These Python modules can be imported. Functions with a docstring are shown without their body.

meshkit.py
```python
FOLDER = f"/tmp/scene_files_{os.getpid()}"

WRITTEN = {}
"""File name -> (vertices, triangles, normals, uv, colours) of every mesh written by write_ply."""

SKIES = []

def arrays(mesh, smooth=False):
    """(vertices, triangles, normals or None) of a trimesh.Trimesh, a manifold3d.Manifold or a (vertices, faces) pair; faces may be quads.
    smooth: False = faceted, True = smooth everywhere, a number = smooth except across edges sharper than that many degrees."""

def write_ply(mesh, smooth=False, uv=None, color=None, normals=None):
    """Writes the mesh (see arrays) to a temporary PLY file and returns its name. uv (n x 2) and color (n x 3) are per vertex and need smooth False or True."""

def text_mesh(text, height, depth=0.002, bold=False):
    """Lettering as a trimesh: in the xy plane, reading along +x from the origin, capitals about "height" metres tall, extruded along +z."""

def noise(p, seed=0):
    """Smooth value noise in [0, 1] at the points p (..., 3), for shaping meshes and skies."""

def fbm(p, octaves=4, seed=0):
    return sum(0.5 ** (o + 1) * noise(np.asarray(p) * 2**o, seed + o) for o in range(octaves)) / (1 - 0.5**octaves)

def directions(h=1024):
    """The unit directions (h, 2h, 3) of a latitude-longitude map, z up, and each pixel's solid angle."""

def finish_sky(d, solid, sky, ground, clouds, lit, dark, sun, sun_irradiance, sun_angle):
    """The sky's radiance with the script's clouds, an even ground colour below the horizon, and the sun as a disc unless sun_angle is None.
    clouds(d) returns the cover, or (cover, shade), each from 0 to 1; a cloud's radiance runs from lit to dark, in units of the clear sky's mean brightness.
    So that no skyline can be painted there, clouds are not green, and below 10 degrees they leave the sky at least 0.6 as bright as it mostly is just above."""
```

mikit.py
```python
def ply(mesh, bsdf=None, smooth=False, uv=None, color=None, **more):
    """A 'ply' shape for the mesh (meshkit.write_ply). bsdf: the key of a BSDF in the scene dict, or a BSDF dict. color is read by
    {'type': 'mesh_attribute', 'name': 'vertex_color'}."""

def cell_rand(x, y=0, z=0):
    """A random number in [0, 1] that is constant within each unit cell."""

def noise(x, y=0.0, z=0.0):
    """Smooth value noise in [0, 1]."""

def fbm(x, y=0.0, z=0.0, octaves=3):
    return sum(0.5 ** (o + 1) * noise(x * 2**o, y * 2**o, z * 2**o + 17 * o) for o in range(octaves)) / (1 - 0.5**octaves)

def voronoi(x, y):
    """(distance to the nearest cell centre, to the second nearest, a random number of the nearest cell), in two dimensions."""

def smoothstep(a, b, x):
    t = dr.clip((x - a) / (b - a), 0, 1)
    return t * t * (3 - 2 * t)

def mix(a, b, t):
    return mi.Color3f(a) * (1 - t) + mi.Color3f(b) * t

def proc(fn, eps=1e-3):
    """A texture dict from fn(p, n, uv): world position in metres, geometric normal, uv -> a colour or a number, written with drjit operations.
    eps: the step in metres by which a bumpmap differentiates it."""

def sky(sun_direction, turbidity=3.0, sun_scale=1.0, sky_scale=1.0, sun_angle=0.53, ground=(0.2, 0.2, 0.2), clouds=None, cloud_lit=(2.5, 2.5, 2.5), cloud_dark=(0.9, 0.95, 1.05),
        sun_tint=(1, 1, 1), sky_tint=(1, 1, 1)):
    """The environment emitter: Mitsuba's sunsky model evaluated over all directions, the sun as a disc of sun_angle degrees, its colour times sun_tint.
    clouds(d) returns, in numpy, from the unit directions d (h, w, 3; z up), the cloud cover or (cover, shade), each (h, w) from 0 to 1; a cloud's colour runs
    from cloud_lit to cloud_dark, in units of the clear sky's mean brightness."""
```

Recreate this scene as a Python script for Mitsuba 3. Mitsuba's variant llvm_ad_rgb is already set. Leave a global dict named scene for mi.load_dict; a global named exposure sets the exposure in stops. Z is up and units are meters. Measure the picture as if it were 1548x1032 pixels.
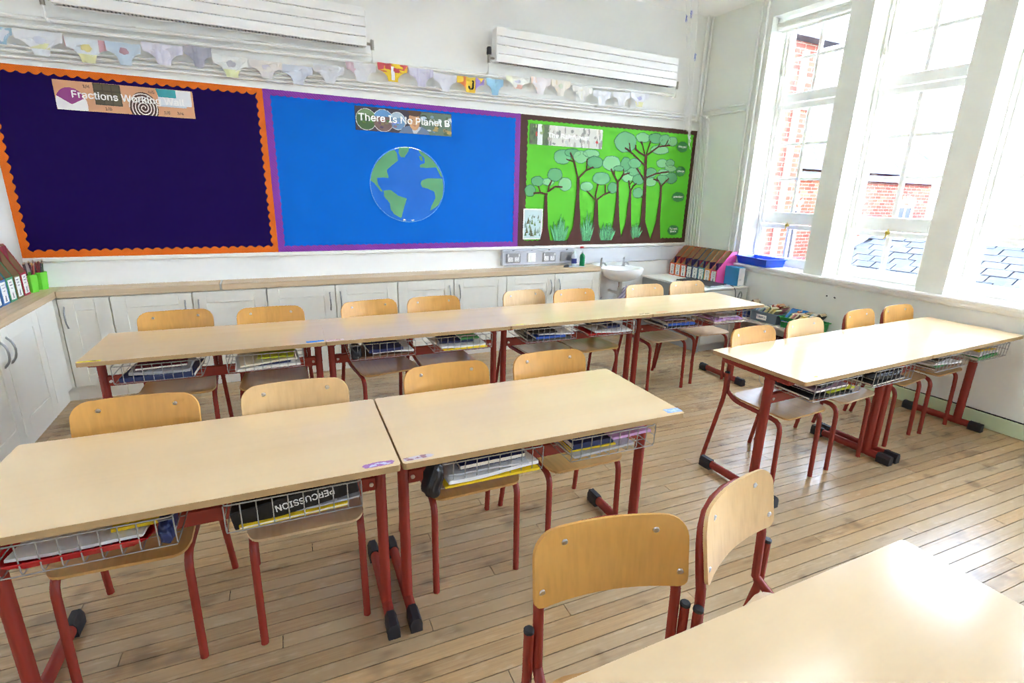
import math, random
import numpy as np, trimesh, shapely, drjit as dr, mitsuba as mi, mikit
from meshkit import text_mesh, fbm as nfbm
from shapely.geometry import Polygon, LineString, Point, box as sbox
from shapely import affinity
from shapely.ops import unary_union
from mikit import proc, noise, fbm, cell_rand, smoothstep, mix
T = mi.ScalarTransform4f
rng = random.Random(7)
scene, labels = {}, {}

# ------------------------------------------------------------------ camera, sky, sun, exposure
exposure = 5.68
LAMP = 0.27      # radiance of the ceiling lamps' diffusers
EYE = (0.0, 0.0, 1.5176)
RIGHT, DOWN, FWD = (0.90149, -0.43211, 0.02420), (-0.09984, -0.26203, -0.95988), (0.42112, 0.86291, -0.27936)
scene['camera'] = {'type': 'perspective', 'fov': 90.02, 'fov_axis': 'x', 'near_clip': 0.02, 'far_clip': 500.0,
    'to_world': T([[-RIGHT[i], -DOWN[i], FWD[i], EYE[i]] for i in range(3)] + [[0, 0, 0, 1]])}
SUN = (0.40, -1.0, 0.38)
def cloud_cover(d):
    p = d * [5.0, 5.0, 9.0]
    c = nfbm(p + 11.3, 4, 3)
    return np.clip(0.72 + (c - 0.5) * 0.9, 0, 1), np.clip((nfbm(p * 1.7 + 4.1, 3, 8) - 0.35) * 0.6, 0, 1)
scene['sky'] = mikit.sky(SUN, turbidity=4.0, sun_scale=0.16, sky_scale=1.6, sun_angle=0.8, sun_tint=(0.80, 1.08, 1.75), ground=(0.15, 0.15, 0.16),
    clouds=cloud_cover, cloud_lit=(2.9, 3.45, 4.3), cloud_dark=(2.0, 2.4, 3.0), sky_tint=(0.95, 1.12, 1.35))

# ------------------------------------------------------------------ materials
def lin(c):
    return [((v / 255) / 12.92 if v / 255 < 0.04045 else ((v / 255 + 0.055) / 1.055) ** 2.4) for v in c]
def mat(c, rough=0.5, spec=0.5, metal=0.0, coat=0.0):
    """The key of a plain painted, paper or plastic material of the sRGB colour c."""
    key = 'mat_%02x%02x%02x_%d_%d_%d_%d' % (*c, rough * 100, spec * 100, metal * 100, coat * 100)
    if key not in scene:
        scene[key] = {'type': 'twosided', 'b': {'type': 'principled', 'base_color': {'type': 'rgb', 'value': lin(c)}, 'roughness': rough,
            'specular': spec, 'metallic': metal, 'clearcoat': coat, 'clearcoat_gloss': 0.9}}
    return key
def procmat(key, fn, rough=0.5, spec=0.5, bump=None, eps=1e-3, bscale=1.0, coat=0.0):
    b = {'type': 'principled', 'base_color': proc(fn), 'roughness': rough, 'specular': spec, 'clearcoat': coat, 'clearcoat_gloss': 0.9}
    if bump is not None:
        b = {'type': 'bumpmap', 't': proc(bump, eps), 'scale': bscale, 'b': b}
    scene[key] = {'type': 'twosided', 'b': b}
    return key
def L3(*c): return mi.Color3f(*lin(c))

def wood(base, dark, axis, freq=90.0, stretch=3.0, amount=0.6):
    b, k = L3(*base), L3(*dark)
    def fn(p, n, uv):
        q = [p.x, p.y, p.z]
        along = q[axis] * stretch
        a, c = q[(axis + 1) % 3], q[(axis + 2) % 3]
        g = fbm(a * freq, c * freq, along, 3)
        m = fbm(a * 9.0 + 3.1, c * 9.0, along * 0.6, 2)
        return mix(b, k, dr.clip((g - 0.35) * amount + (m - 0.5) * 0.55, 0, 1))
    return fn
WOOD_TOP = procmat('wood_tabletop', wood((214, 189, 151), (198, 167, 125), 0, 40.0, 1.2, 0.30), 0.17, 0.5)
WOOD_EDGE = mat((168, 136, 94), 0.5)
GOLD_BACK = procmat('wood_gold_back', wood((200, 148, 76), (166, 116, 54), 2, 110.0, 3.0), 0.3, 0.5)
GOLD_SEAT = procmat('wood_gold_seat', wood((186, 142, 84), (150, 106, 56), 1, 100.0, 3.0), 0.3, 0.5)
PALE_BACK = procmat('wood_pale_back', wood((208, 172, 122), (176, 136, 84), 2, 110.0, 3.0), 0.3, 0.5)
PALE_SEAT = procmat('wood_pale_seat', wood((204, 176, 140), (172, 140, 100), 1, 100.0, 3.0), 0.3, 0.5)
OAK_COUNTER = procmat('wood_counter', wood((205, 182, 150), (166, 136, 100), 0, 70.0, 1.2, 0.9), 0.4, 0.5)
OAK_COUNTER_SIDE = procmat('wood_counter_side', wood((196, 172, 138), (158, 128, 92), 1, 70.0, 1.2, 0.9), 0.4, 0.5)
PLY_EDGE = mat((176, 132, 78), 0.5)
RED = mat((134, 44, 33), 0.4)
BLACK = mat((34, 35, 40), 0.5)
WIRE = mat((160, 158, 153), 0.35, 0.5, 0.4)
STEEL = mat((150, 150, 148), 0.34, 0.5, 0.8)
CHROME = mat((205, 205, 208), 0.18, 0.5, 1.0)
WHITE_PAINT = mat((236, 235, 228), 0.45)
GLOSS_WHITE = mat((240, 240, 236), 0.3)
CABINET = mat((222, 219, 208), 0.4)
PAPER = mat((236, 234, 230), 0.8, 0.2)
PAGES = mat((226, 216, 192), 0.85, 0.2)
def plaster(c1, c2):
    a, b = L3(*c1), L3(*c2)
    return lambda p, n, uv: mix(a, b, smoothstep(0.35, 0.75, fbm(p.x * 1.3, p.y * 1.3, p.z * 1.1, 3)))
def plaster_bump(p, n, uv): return fbm(p.x * 22.0, p.y * 22.0, p.z * 22.0, 2) * 0.00025
WALL_BACK_M = procmat('plaster_back', plaster((238, 238, 235), (231, 232, 229)), 0.7, 0.3, plaster_bump, 4e-3)
WALL_SIDE_M = procmat('plaster_side', plaster((234, 236, 229), (229, 232, 223)), 0.5, 0.4)
WALL_SILL_M = WHITE_PAINT

# floor: strips of old oak, PW wide, laid along the room at a small angle
FA, PW, PL = -0.045, 0.0605, 2.1
cF, sF = math.cos(FA), math.sin(FA)
oakA, oakB, oakC, oakD = L3(180, 150, 110), L3(146, 115, 79), L3(172, 149, 116), L3(108, 86, 62)
def floor_color(p, n, uv):
    u, v = p.x * cF + p.y * sF, p.y * cF - p.x * sF
    row = dr.floor(v / PW)
    off = row * 0.618034 - dr.floor(row * 0.618034)
    piece = dr.floor(u / PL + off)
    r1, r2 = cell_rand(row, piece, 1), cell_rand(row, piece, 2)
    c = mix(oakA, oakC, r1)
    g = fbm(u * 5.0 + r1 * 40, v * 190.0, r2 * 30, 3)
    c = mix(c, oakB, dr.clip((g - 0.40) * 0.9 + (r2 - 0.5) * 0.75, 0, 1))
    blot = fbm(u * 7.0, v * 13.0, 3.3, 3)
    c = mix(c, oakD, smoothstep(0.56, 0.78, blot) * 0.55)
    pale = fbm(u * 17.0 + 9, v * 60.0, 1.7, 3)
    c = mix(c, mi.Color3f(0.70, 0.60, 0.46), smoothstep(0.55, 0.85, pale) * 0.22)
    fv = v / PW - row
    return c * (1 - 0.42 * smoothstep(0.035, 0.012, dr.minimum(fv, 1 - fv)))
def floor_rough(p, n, uv):
    return 0.13 + 0.22 * fbm(p.x * 9.0, p.y * 14.0, 2.0, 3)
scene['floor_wood'] = {'type': 'twosided', 'b': {'type': 'principled', 'base_color': proc(floor_color), 'roughness': proc(floor_rough), 'specular': 0.7}}

# brick of the buildings outside
bk1, bk2, bk3, mortar = L3(132, 68, 54), L3(108, 52, 42), L3(148, 84, 66), L3(138, 122, 108)
def brick_color(p, n, uv):
    h = dr.select(dr.abs(n.y) > 0.5, p.x, p.y)
    r = dr.floor(p.z / 0.075)
    s = h / 0.225 + (r - 2 * dr.floor(r / 2)) * 0.5
    fx, fz = s - dr.floor(s), p.z / 0.075 - r
    rnd = cell_rand(dr.floor(s), r, 3)
    c = mix(mix(bk1, bk2, rnd), bk3, smoothstep(0.75, 0.95, cell_rand(dr.floor(s), r, 5)))
    joint = dr.maximum(smoothstep(0.045, 0.02, dr.minimum(fx, 1 - fx)), smoothstep(0.13, 0.06, dr.minimum(fz, 1 - fz)))
    return mix(c, mortar, joint)
BRICK = procmat('brick', brick_color, 0.9, 0.2)
sl1, sl2 = L3(56, 60, 69), L3(40, 44, 51)
def slate_color(p, n, uv):
    return mix(sl1, sl2, dr.clip(cell_rand(dr.floor(p.x * 3.3), dr.floor(p.y * 3.3), dr.floor(p.z * 5.0)) * 0.6 + fbm(p.x * 6, p.y * 6, p.z * 6, 3) * 0.6 - 0.1, 0, 1))
SLATE = procmat('slate', slate_color, 0.6, 0.4)
STONE = mat((226, 220, 210), 0.8, 0.2)
GLASS = 'window_glass'
scene[GLASS] = {'type': 'thindielectric', 'int_ior': 1.5}
DARK_GLASS = mat((60, 64, 72), 0.1)

# ------------------------------------------------------------------ mesh helpers
def cat(*ms):
    ms = [m for m in ms if m is not None]
    return trimesh.util.concatenate(ms) if len(ms) > 1 else ms[0]
def bx(x0, x1, y0, y1, z0, z1):
    return trimesh.creation.box(extents=(x1 - x0, y1 - y0, z1 - z0), transform=trimesh.transformations.translation_matrix(((x0 + x1) / 2, (y0 + y1) / 2, (z0 + z1) / 2)))
def cbx(x0, x1, y0, y1, z0, z1, c=0.003):
    """A box with chamfered edges (44 triangles)."""
    c = min(c, (x1 - x0) * .45, (y1 - y0) * .45, (z1 - z0) * .45)
    p = []
    for x, sx in ((x0, 1), (x1, -1)):
        for y, sy in ((y0, 1), (y1, -1)):
            for z, sz in ((z0, 1), (z1, -1)):
                p += [(x + sx * c, y + sy * c, z), (x + sx * c, y, z + sz * c), (x, y + sy * c, z + sz * c)]
    return trimesh.convex.convex_hull(np.array(p))
def mv(m, x=0, y=0, z=0, rz=0, rx=0, ry=0):
    m = m.copy(); tr = trimesh.transformations
    M = tr.translation_matrix((x, y, z)) @ tr.rotation_matrix(rz, (0, 0, 1)) @ tr.rotation_matrix(ry, (0, 1, 0)) @ tr.rotation_matrix(rx, (1, 0, 0))
    m.apply_transform(M)
    return m
def arc_path(pts, r=0.03, n=5):
    """A polyline with rounded corners."""
    pts = [np.array(p, float) for p in pts]
    out = [pts[0]]
    for a, b, c in zip(pts[:-2], pts[1:-1], pts[2:]):
        u, v = a - b, c - b
        lu, lv = np.linalg.norm(u), np.linalg.norm(v)
        k = min(r, lu * .49, lv * .49)
        p, q = b + u / lu * k, b + v / lv * k
        for t in np.linspace(0, 1, n):
            out.append((1 - t) ** 2 * p + 2 * t * (1 - t) * b + t * t * q)
    out.append(pts[-1])
    return np.array(out)
def tube(pts, r, sides=8, caps=True, ex=1.0, up=None):
    """A tube along a polyline; ex stretches the section sideways of up."""
    p = np.asarray(pts, float)
    keep = np.r_[True, np.linalg.norm(np.diff(p, axis=0), axis=1) > 1e-6]
    p = p[keep]
    t = np.gradient(p, axis=0); t /= np.linalg.norm(t, axis=1, keepdims=True)
    ref = np.array(up if up is not None else ((0, 0, 1.0) if abs(t[0][2]) < 0.9 else (1.0, 0, 0)))
    a = np.cross(t[0], ref); a /= np.linalg.norm(a)
    A = []
    for i in range(len(p)):
        a = a - t[i] * (a @ t[i]); a /= np.linalg.norm(a); A.append(a)
    A = np.array(A); B = np.cross(t, A)
    ang = np.arange(sides) * 2 * np.pi / sides
    rr = np.broadcast_to(r, (len(p),))[:, None, None]
    v = (p[:, None] + rr * (np.cos(ang)[None, :, None] * A[:, None] * ex + np.sin(ang)[None, :, None] * B[:, None])).reshape(-1, 3)
    f = []
    n = len(p)
    for i in range(n - 1):
        for j in range(sides):
            k = (j + 1) % sides
            f += [(i * sides + j, i * sides + k, (i + 1) * sides + k), (i * sides + j, (i + 1) * sides + k, (i + 1) * sides + j)]
    if caps:
        v = np.vstack([v, p[0], p[-1]]); c0, c1 = len(v) - 2, len(v) - 1
        for j in range(sides):
            k = (j + 1) % sides
            f += [(c0, k, j), (c1, (n - 1) * sides + j, (n - 1) * sides + k)]
    m = trimesh.Trimesh(v, f, process=False)
    if m.volume < 0: m.invert()
    return m
def lathe(prof, n=20, x=0, y=0, z=0):
    m = trimesh.creation.revolve(np.array(prof, float), sections=n)
    m.apply_translation((x, y, z))
    if m.volume < 0: m.invert()
    return m
def plate(hw, vs, f, t, nu=12):
    """A bent sheet of thickness t. Row v has half width hw(v); f(x, v) is its middle surface."""
    us = np.linspace(-1, 1, nu + 1)
    P = np.array([[f(u * hw(v), v) for u in us] for v in vs], float)
    du, dv = np.gradient(P, axis=1), np.gradient(P, axis=0)
    N = np.cross(du, dv); N /= np.linalg.norm(N, axis=2, keepdims=True) + 1e-12
    a, b = P + N * t / 2, P - N * t / 2
    n, m = P.shape[:2]
    V = np.vstack([a.reshape(-1, 3), b.reshape(-1, 3)]); o = n * m
    F = []
    for i in range(n - 1):
        for j in range(m - 1):
            q = i * m + j
            F += [(q, q + 1, q + m + 1), (q, q + m + 1, q + m), (o + q, o + q + m + 1, o + q + 1), (o + q, o + q + m, o + q + m + 1)]
    rim = [i for i in range(m)] + [i * m + m - 1 for i in range(1, n)] + [(n - 1) * m + j for j in range(m - 2, -1, -1)] + [i * m for i in range(n - 2, 0, -1)]
    for i, k in zip(rim, rim[1:] + rim[:1]):
        F += [(i, o + i, o + k), (i, o + k, k)]
    mesh = trimesh.Trimesh(V, F, process=False)
    if mesh.volume < 0: mesh.invert()
    return mesh
def polys(g): return [q for q in getattr(g, 'geoms', [g]) if q.geom_type == 'Polygon' and q.area > 1e-8]
def cut(poly, y, t=0.0012):
    """A paper cut-out on the back wall: poly in (x, z), from y forward by t."""
    m = cat(*[trimesh.creation.extrude_polygon(q, t, engine='earcut') for q in polys(poly)])
    v = np.array(m.vertices)
    return trimesh.Trimesh(np.c_[v[:, 0], y - v[:, 2], v[:, 1]], np.array(m.faces), process=False)
def flat(poly, z, t=0.002):
    m = cat(*[trimesh.creation.extrude_polygon(q, t, engine='earcut') for q in polys(poly)])
    m.apply_translation((0, 0, z)); return m
def xcut(poly, x, t):
    """poly in (y, z), extruded along +x from x."""
    m = cat(*[trimesh.creation.extrude_polygon(q, t, engine='earcut') for q in polys(poly)])
    v = np.array(m.vertices)
    return trimesh.Trimesh(np.c_[x + v[:, 2], v[:, 0], v[:, 1]], np.array(m.faces), process=False)
def ellipse(x, z, a, b, n=28, wob=0.0, ph=0.0):
    t = np.linspace(0, 2 * np.pi, n, endpoint=False)
    r = 1 + wob * (np.sin(5 * t + ph) + np.sin(9 * t + 2.3 * ph) * 0.6)
    return Polygon(np.c_[x + a * r * np.cos(t), z + b * r * np.sin(t)])
def blob(sx, sy, sz, seed=0, wob=0.12, n=2):
    m = trimesh.creation.icosphere(subdivisions=n + 1)
    v = np.array(m.vertices)
    p = 3.2
    v = np.sign(v) * np.abs(v) ** (2 / p)
    v *= (1 + wob * (nfbm(v * 2.2 + seed * 7.7, 3, seed)[:, None] - 0.5) * 2)
    return trimesh.Trimesh(v * [sx, sy, sz], m.faces, process=False)
def letters(text, h, width=None, depth=0.0008, bold=True):
    m = text_mesh(text, h, depth, bold)
    if width:
        w = m.vertices[:, 0].max() - m.vertices[:, 0].min()
        m.apply_scale([width / w, 1, 1])
    m.apply_translation((-m.vertices[:, 0].min(), 0, 0))
    return m
def on_back(m, x, z, y):
    """Lettering stood up on the back wall, read from the room."""
    v = np.array(m.vertices)
    return trimesh.Trimesh(np.c_[x + v[:, 0], y - v[:, 2], z + v[:, 1]], m.faces, process=False)

# ------------------------------------------------------------------ naming
def put(key, mesh, m, smooth=False, to_world=None):
    d = mesh if isinstance(mesh, dict) else mikit.ply(mesh, m, smooth)
    if to_world is not None: d = {**d, 'to_world': to_world}
    scene[key] = d
    return key
used = set()
def key_for(name):
    if name not in used:
        used.add(name); return name
    i = 1
    while f'{name}_{i:03d}' in used: i += 1
    used.add(f'{name}_{i:03d}')
    return f'{name}_{i:03d}'
def tag(key, label=None, category=None, group=None, kind=None):
    e = labels.setdefault(key, {})
    for k, v in (('label', label), ('category', category), ('group', group), ('kind', kind)):
        if v: e[k] = v
    return key
def thing(name, label, category, group=None):
    return tag(key_for(name), label, category, group)
def solo(name, mesh, m, label, category, group=None, smooth=False):
    k = thing(name, label, category, group)
    return put(k, mesh, m, smooth)
def part(parent, name, mesh, m, smooth=False, label=None, to_world=None):
    k = put(key_for(parent + '__' + name), mesh, m, smooth, to_world)
    if label: tag(k, label)
    return k
def struct(name, mesh, m, label, smooth=False):
    k = name; used.add(k)
    if mesh is not None: put(k, mesh, m, smooth)
    tag(k, label, name.split('_')[0], kind='structure')
    return k

# ------------------------------------------------------------------ the room
XL, XR, YB, YF, CEIL = -1.85, 4.49, 4.611, -3.6, 3.32
struct('floor', bx(XL - .1, XR + .1, YF - .1, YB + .1, -0.12, -0.007), mat((58, 44, 32), 0.9, 0.1), 'old oak strip floor with dark joints and worn grey patches')
plank_rest = []
nplank = 0
for row in range(-64, 84):
    off = row * 0.618034 - math.floor(row * 0.618034)
    for piece in range(-3, 6):
        u0, u1 = (piece - off) * PL, (piece - off + 1) * PL
        v0, v1 = row * PW, (row + 1) * PW
        g = 0.0015
        pg = Polygon([(u * cF - v * sF, u * sF + v * cF) for u, v in ((u0 + g, v0 + g), (u1 - g, v0 + g), (u1 - g, v1 - g), (u0 + g, v1 - g))])
        pg = pg.intersection(sbox(XL + .002, YF + .002, XR - .002, YB - .002))
        if pg.is_empty or pg.area < 2e-4 or pg.geom_type != 'Polygon': continue
        dz = 0.0006 * (((row * 7 + piece * 13) % 5) / 4)
        m = flat(pg, -0.009, 0.009 - dz)
        c = np.array(pg.centroid.coords[0])
        near = c[1] > 0.25 and (c[0] < 3.3 or c[1] > 0.5) and nplank < 300 and c[1] > 0.25 + 0.0 * c[0]
        if near:
            part('floor', 'plank', m, 'floor_wood'); nplank += 1
        else:
            plank_rest.append(m)
k = part('floor', 'plank_rest', cat(*plank_rest), 'floor_wood'); tag(k, kind='stuff')

struct('ceiling', bx(XL - .3, XR + .31, YF - .3, YB + .3, CEIL, CEIL + .2), mat((244, 243, 240), 0.8, 0.2), 'plain white painted ceiling')
struct('wall_back', bx(XL - .3, XR + .31, YB, YB + .3, -0.12, CEIL), WALL_BACK_M, 'white plastered back wall behind the display boards')
struct('wall_left', bx(XL - .3, XL, YF, YB, -0.12, CEIL), WALL_BACK_M, 'white plastered wall on the left behind the low cupboards')
struct('wall_front', bx(XL - .3, XR + .31, YF - .3, YF, -0.12, CEIL), WALL_BACK_M, 'white plastered wall at the viewer\'s back')
# window wall: a low wall, piers between the openings and the wall above
WT = 0.31
SILL, HEAD = 0.845, 3.14
tops = [3.84 - 0.93 * i for i in range(8)]
OW = 0.745
segs = [bx(XR, XR + WT, YF, YB, -0.12, SILL), bx(XR, XR + WT, YF, YB, HEAD, CEIL)]
edge = YB
for y1 in tops:
    segs.append(bx(XR, XR + WT, y1, edge, SILL, HEAD)); edge = y1 - OW
segs.append(bx(XR, XR + WT, YF, edge, SILL, HEAD))
struct('wall_right', cat(*segs), WALL_SIDE_M, 'pale green white window wall with deep piers')
struct('baseboard_right', cbx(XR - .018, XR, YF, 3.62, 0.0, 0.105, .004), mat((204, 219, 182), 0.5), 'pale green painted skirting under the windows')
prof = Polygon([(0, .802), (.012, .802), (.016, .812), (.026, .816), (.028, .834), (.042, .842), (.046, .858), (.040, .868), (0, .868)])
nose = trimesh.creation.extrude_polygon(prof, 3.84 + 0.06 - YF, engine='earcut')
v = np.array(nose.vertices)
struct('trim_1', trimesh.Trimesh(np.c_[XR - v[:, 0], YF + v[:, 2], v[:, 1]], np.array(nose.faces)[:, ::-1], process=False), GLOSS_WHITE, 'moulded white sill edge running under all windows')

FX0, FX1, MW = 4.70, 4.775, .017
for i, y1 in enumerate(tops):
    y0 = y1 - OW
    yc = (y0 + y1) / 2 + .02
    w = struct('window_%d' % (i + 1), None, None, 'tall white sash window of twelve panes, number %s from the back corner' % ('one two three four five six seven eight'.split()[i]))
    part(w, 'sill', cbx(XR - .02, FX0 + .03, y0, y1, SILL - .002, .870, .004), GLOSS_WHITE)
    B = lambda a, b, c, d, x0=FX0, x1=FX1: cbx(x0, x1, a, b, c, d, .005)
    gl, gr = yc + .285, yc - .285
    part(w, 'frame', cat(B(gl + .035, y1, .87, HEAD), B(y0, gr - .035, .87, HEAD), B(gr - .035, gl + .035, HEAD - .025, HEAD)), GLOSS_WHITE)
    def sash(name, za, zb, ztop, zbot, bars, d=0.0):
        x0, x1 = FX0 + .012 - d, FX1 - .012
        m = [B(gr - .034, gr, zbot, ztop, x0, x1), B(gl, gl + .034, zbot, ztop, x0, x1), B(gr, gl, zbot, za, x0, x1), B(gr, gl, zb, ztop, x0, x1)]
        xm = (x0 + x1) / 2
        m.append(B(yc - MW, yc + MW, za, zb, xm - .016, xm + .016))
        for z in bars: m += [B(gr, yc - MW, z - .013, z + .013, xm - .016, xm + .016), B(yc + MW, gl, z - .013, z + .013, xm - .016, xm + .016)]
        part(w, name, cat(*m), GLOSS_WHITE)
        zs = [za] + [q for z in bars for q in (z - .013, z + .013)] + [zb]
        for c, e in zip(zs[::2], zs[1::2]):
            for p, q in ((gr, yc - MW), (yc + MW, gl)):
                part(w, 'pane', trimesh.Trimesh([(xm, p, c), (xm, q, c), (xm, q, e), (xm, p, e)], [(0, 1, 2), (0, 2, 3)], process=False), GLASS)
    sash('hopper_sash', .955, 1.235, 1.278, .872, [], .012)
    sash('middle_sash', 1.395, 2.345, 2.40, 1.284, [1.71, 2.03])
    sash('upper_sash', 2.49, 3.085, 3.113, 2.405, [2.79], .006)
    part(w, 'catch', cat(cbx(FX0 - .022, FX0 + .006, yc - .014, yc + .014, 1.258, 1.285, .004), tube([(FX0 - .018, yc, 1.275), (FX0 - .03, yc, 1.235), (FX0 - .02, yc + .016, 1.222)], .005, 6), tube([(FX0 - .018, yc - .012, 1.28), (FX0 - .034, yc - .014, 1.30)], .005, 6)), mat((176, 150, 62), 0.35, 0.5, 0.6), label='brass catch')
    part(w, 'catch', cbx(FX0 - .02, FX0 + .012, yc - .022, yc + .022, 3.085, 3.105, .004), mat((150, 136, 80), 0.4, 0.5, 0.5))
    part(w, 'stay', cat(tube([(FX0 - .004, y1 - .03, 2.98), (FX0 - .008, y1 - .03, 2.70)], .006, 6), cbx(FX0 - .014, FX0 + .004, y1 - .042, y1 - .018, 2.66, 2.71, .003)), mat((180, 178, 168), 0.4, 0.5, 0.3))
# roller blind above the first window
t = thing('roller_blind', 'rolled up white roller blind at the head of the first window', 'blind')
part(t, 'roll', tube([(4.585, 3.08, 3.07), (4.585, 3.835, 3.07)], .033, 16), mat((228, 228, 220), 0.7), 30)
part(t, 'bracket', cbx(4.56, 4.62, 3.832, 3.84, 3.03, 3.14, .002), mat((206, 206, 200), 0.5))
part(t, 'hem_bar', cbx(4.612, 4.622, 3.09, 3.83, 3.015, 3.04, .003), mat((216, 216, 208), 0.5))

# ------------------------------------------------------------------ outside, beyond the windows
def facade_window(parent, x, y, z0, z1, w, arch=True):
    """A window in a wall that faces -y."""
    k = part(parent, 'window', cat(bx(x - w / 2, x + w / 2, y - .03, y + .05, z0, z0 + .07), bx(x - w / 2, x - w / 2 + .07, y - .03, y + .05, z0, z1), bx(x + w / 2 - .07, x + w / 2, y - .03, y + .05, z0, z1), bx(x - .03, x + .03, y - .02, y + .05, z0, z1), bx(x - w / 2, x + w / 2, y - .03, y + .05, z1 - .07, z1)), STONE)
    part(k, 'pane', bx(x - w / 2 + .07, x + w / 2 - .07, y - .005, y + .04, z0 + .07, z1 - .07), DARK_GLASS)
    if arch:
        for j in range(7):
            a = math.pi * (0.22 + 0.56 * j / 6)
            part(parent, 'arch_stone', mv(cbx(-.06, .06, -.02, .05, -.11, .11, .01), x + math.cos(a) * w * .66, y, z1 - .16 + math.sin(a) * w * .42, ry=-(a - math.pi / 2)), mat((178, 104, 86), 0.9))
    part(parent, 'window_sill', cbx(x - w / 2 - .08, x + w / 2 + .08, y - .1, y + .05, z0 - .1, z0, .01), STONE)
WY = 8.0
bd = thing('brick_building', 'red brick wing with a grey slate roof across the yard beyond the windows', 'building')
EA = 2.3
part(bd, 'wall', bx(5.6, 16.2, WY, WY + 5.6, -5, EA), BRICK)
part(bd, 'gutter', cat(bx(5.4, 16.5, WY - .22, WY - .06, EA - .14, EA + .02), bx(5.4, 16.5, WY - .14, WY, EA - .32, EA - .18)), mat((74, 80, 96), 0.6))
rf = trimesh.Trimesh([(5.4, WY - .2, EA), (16.5, WY - .2, EA), (13.9, WY + 2.8, EA + 2.6), (5.4, WY + 2.8, EA + 2.6), (16.5, WY + 5.8, EA), (5.4, WY + 5.8, EA)],
    [(0, 1, 2), (0, 2, 3), (1, 4, 2), (3, 2, 4), (3, 4, 5), (0, 3, 5), (0, 5, 4), (0, 4, 1)], process=False)
roof = part(bd, 'roof', rf, SLATE)
slope = math.atan2(2.6, 3.0)
rows, k = [], 0
for r in range(21):
    s = r * 0.19
    y, z = WY - .2 + s * math.cos(slope), EA + s * math.sin(slope)
    xe = 16.5 - 2.6 * (s * math.cos(slope) / 3.0)
    x = 5.45 + (r % 2) * 0.15
    while x < xe - .3:
        rows.append(mv(bx(.004, .296, 0, .21, 0, .012 + .004 * ((k * 7) % 3)), x, y, z + .004, rx=slope + .02)); x += .30; k += 1
tag(part(roof, 'slate', cat(*rows), SLATE), kind='stuff')
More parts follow.
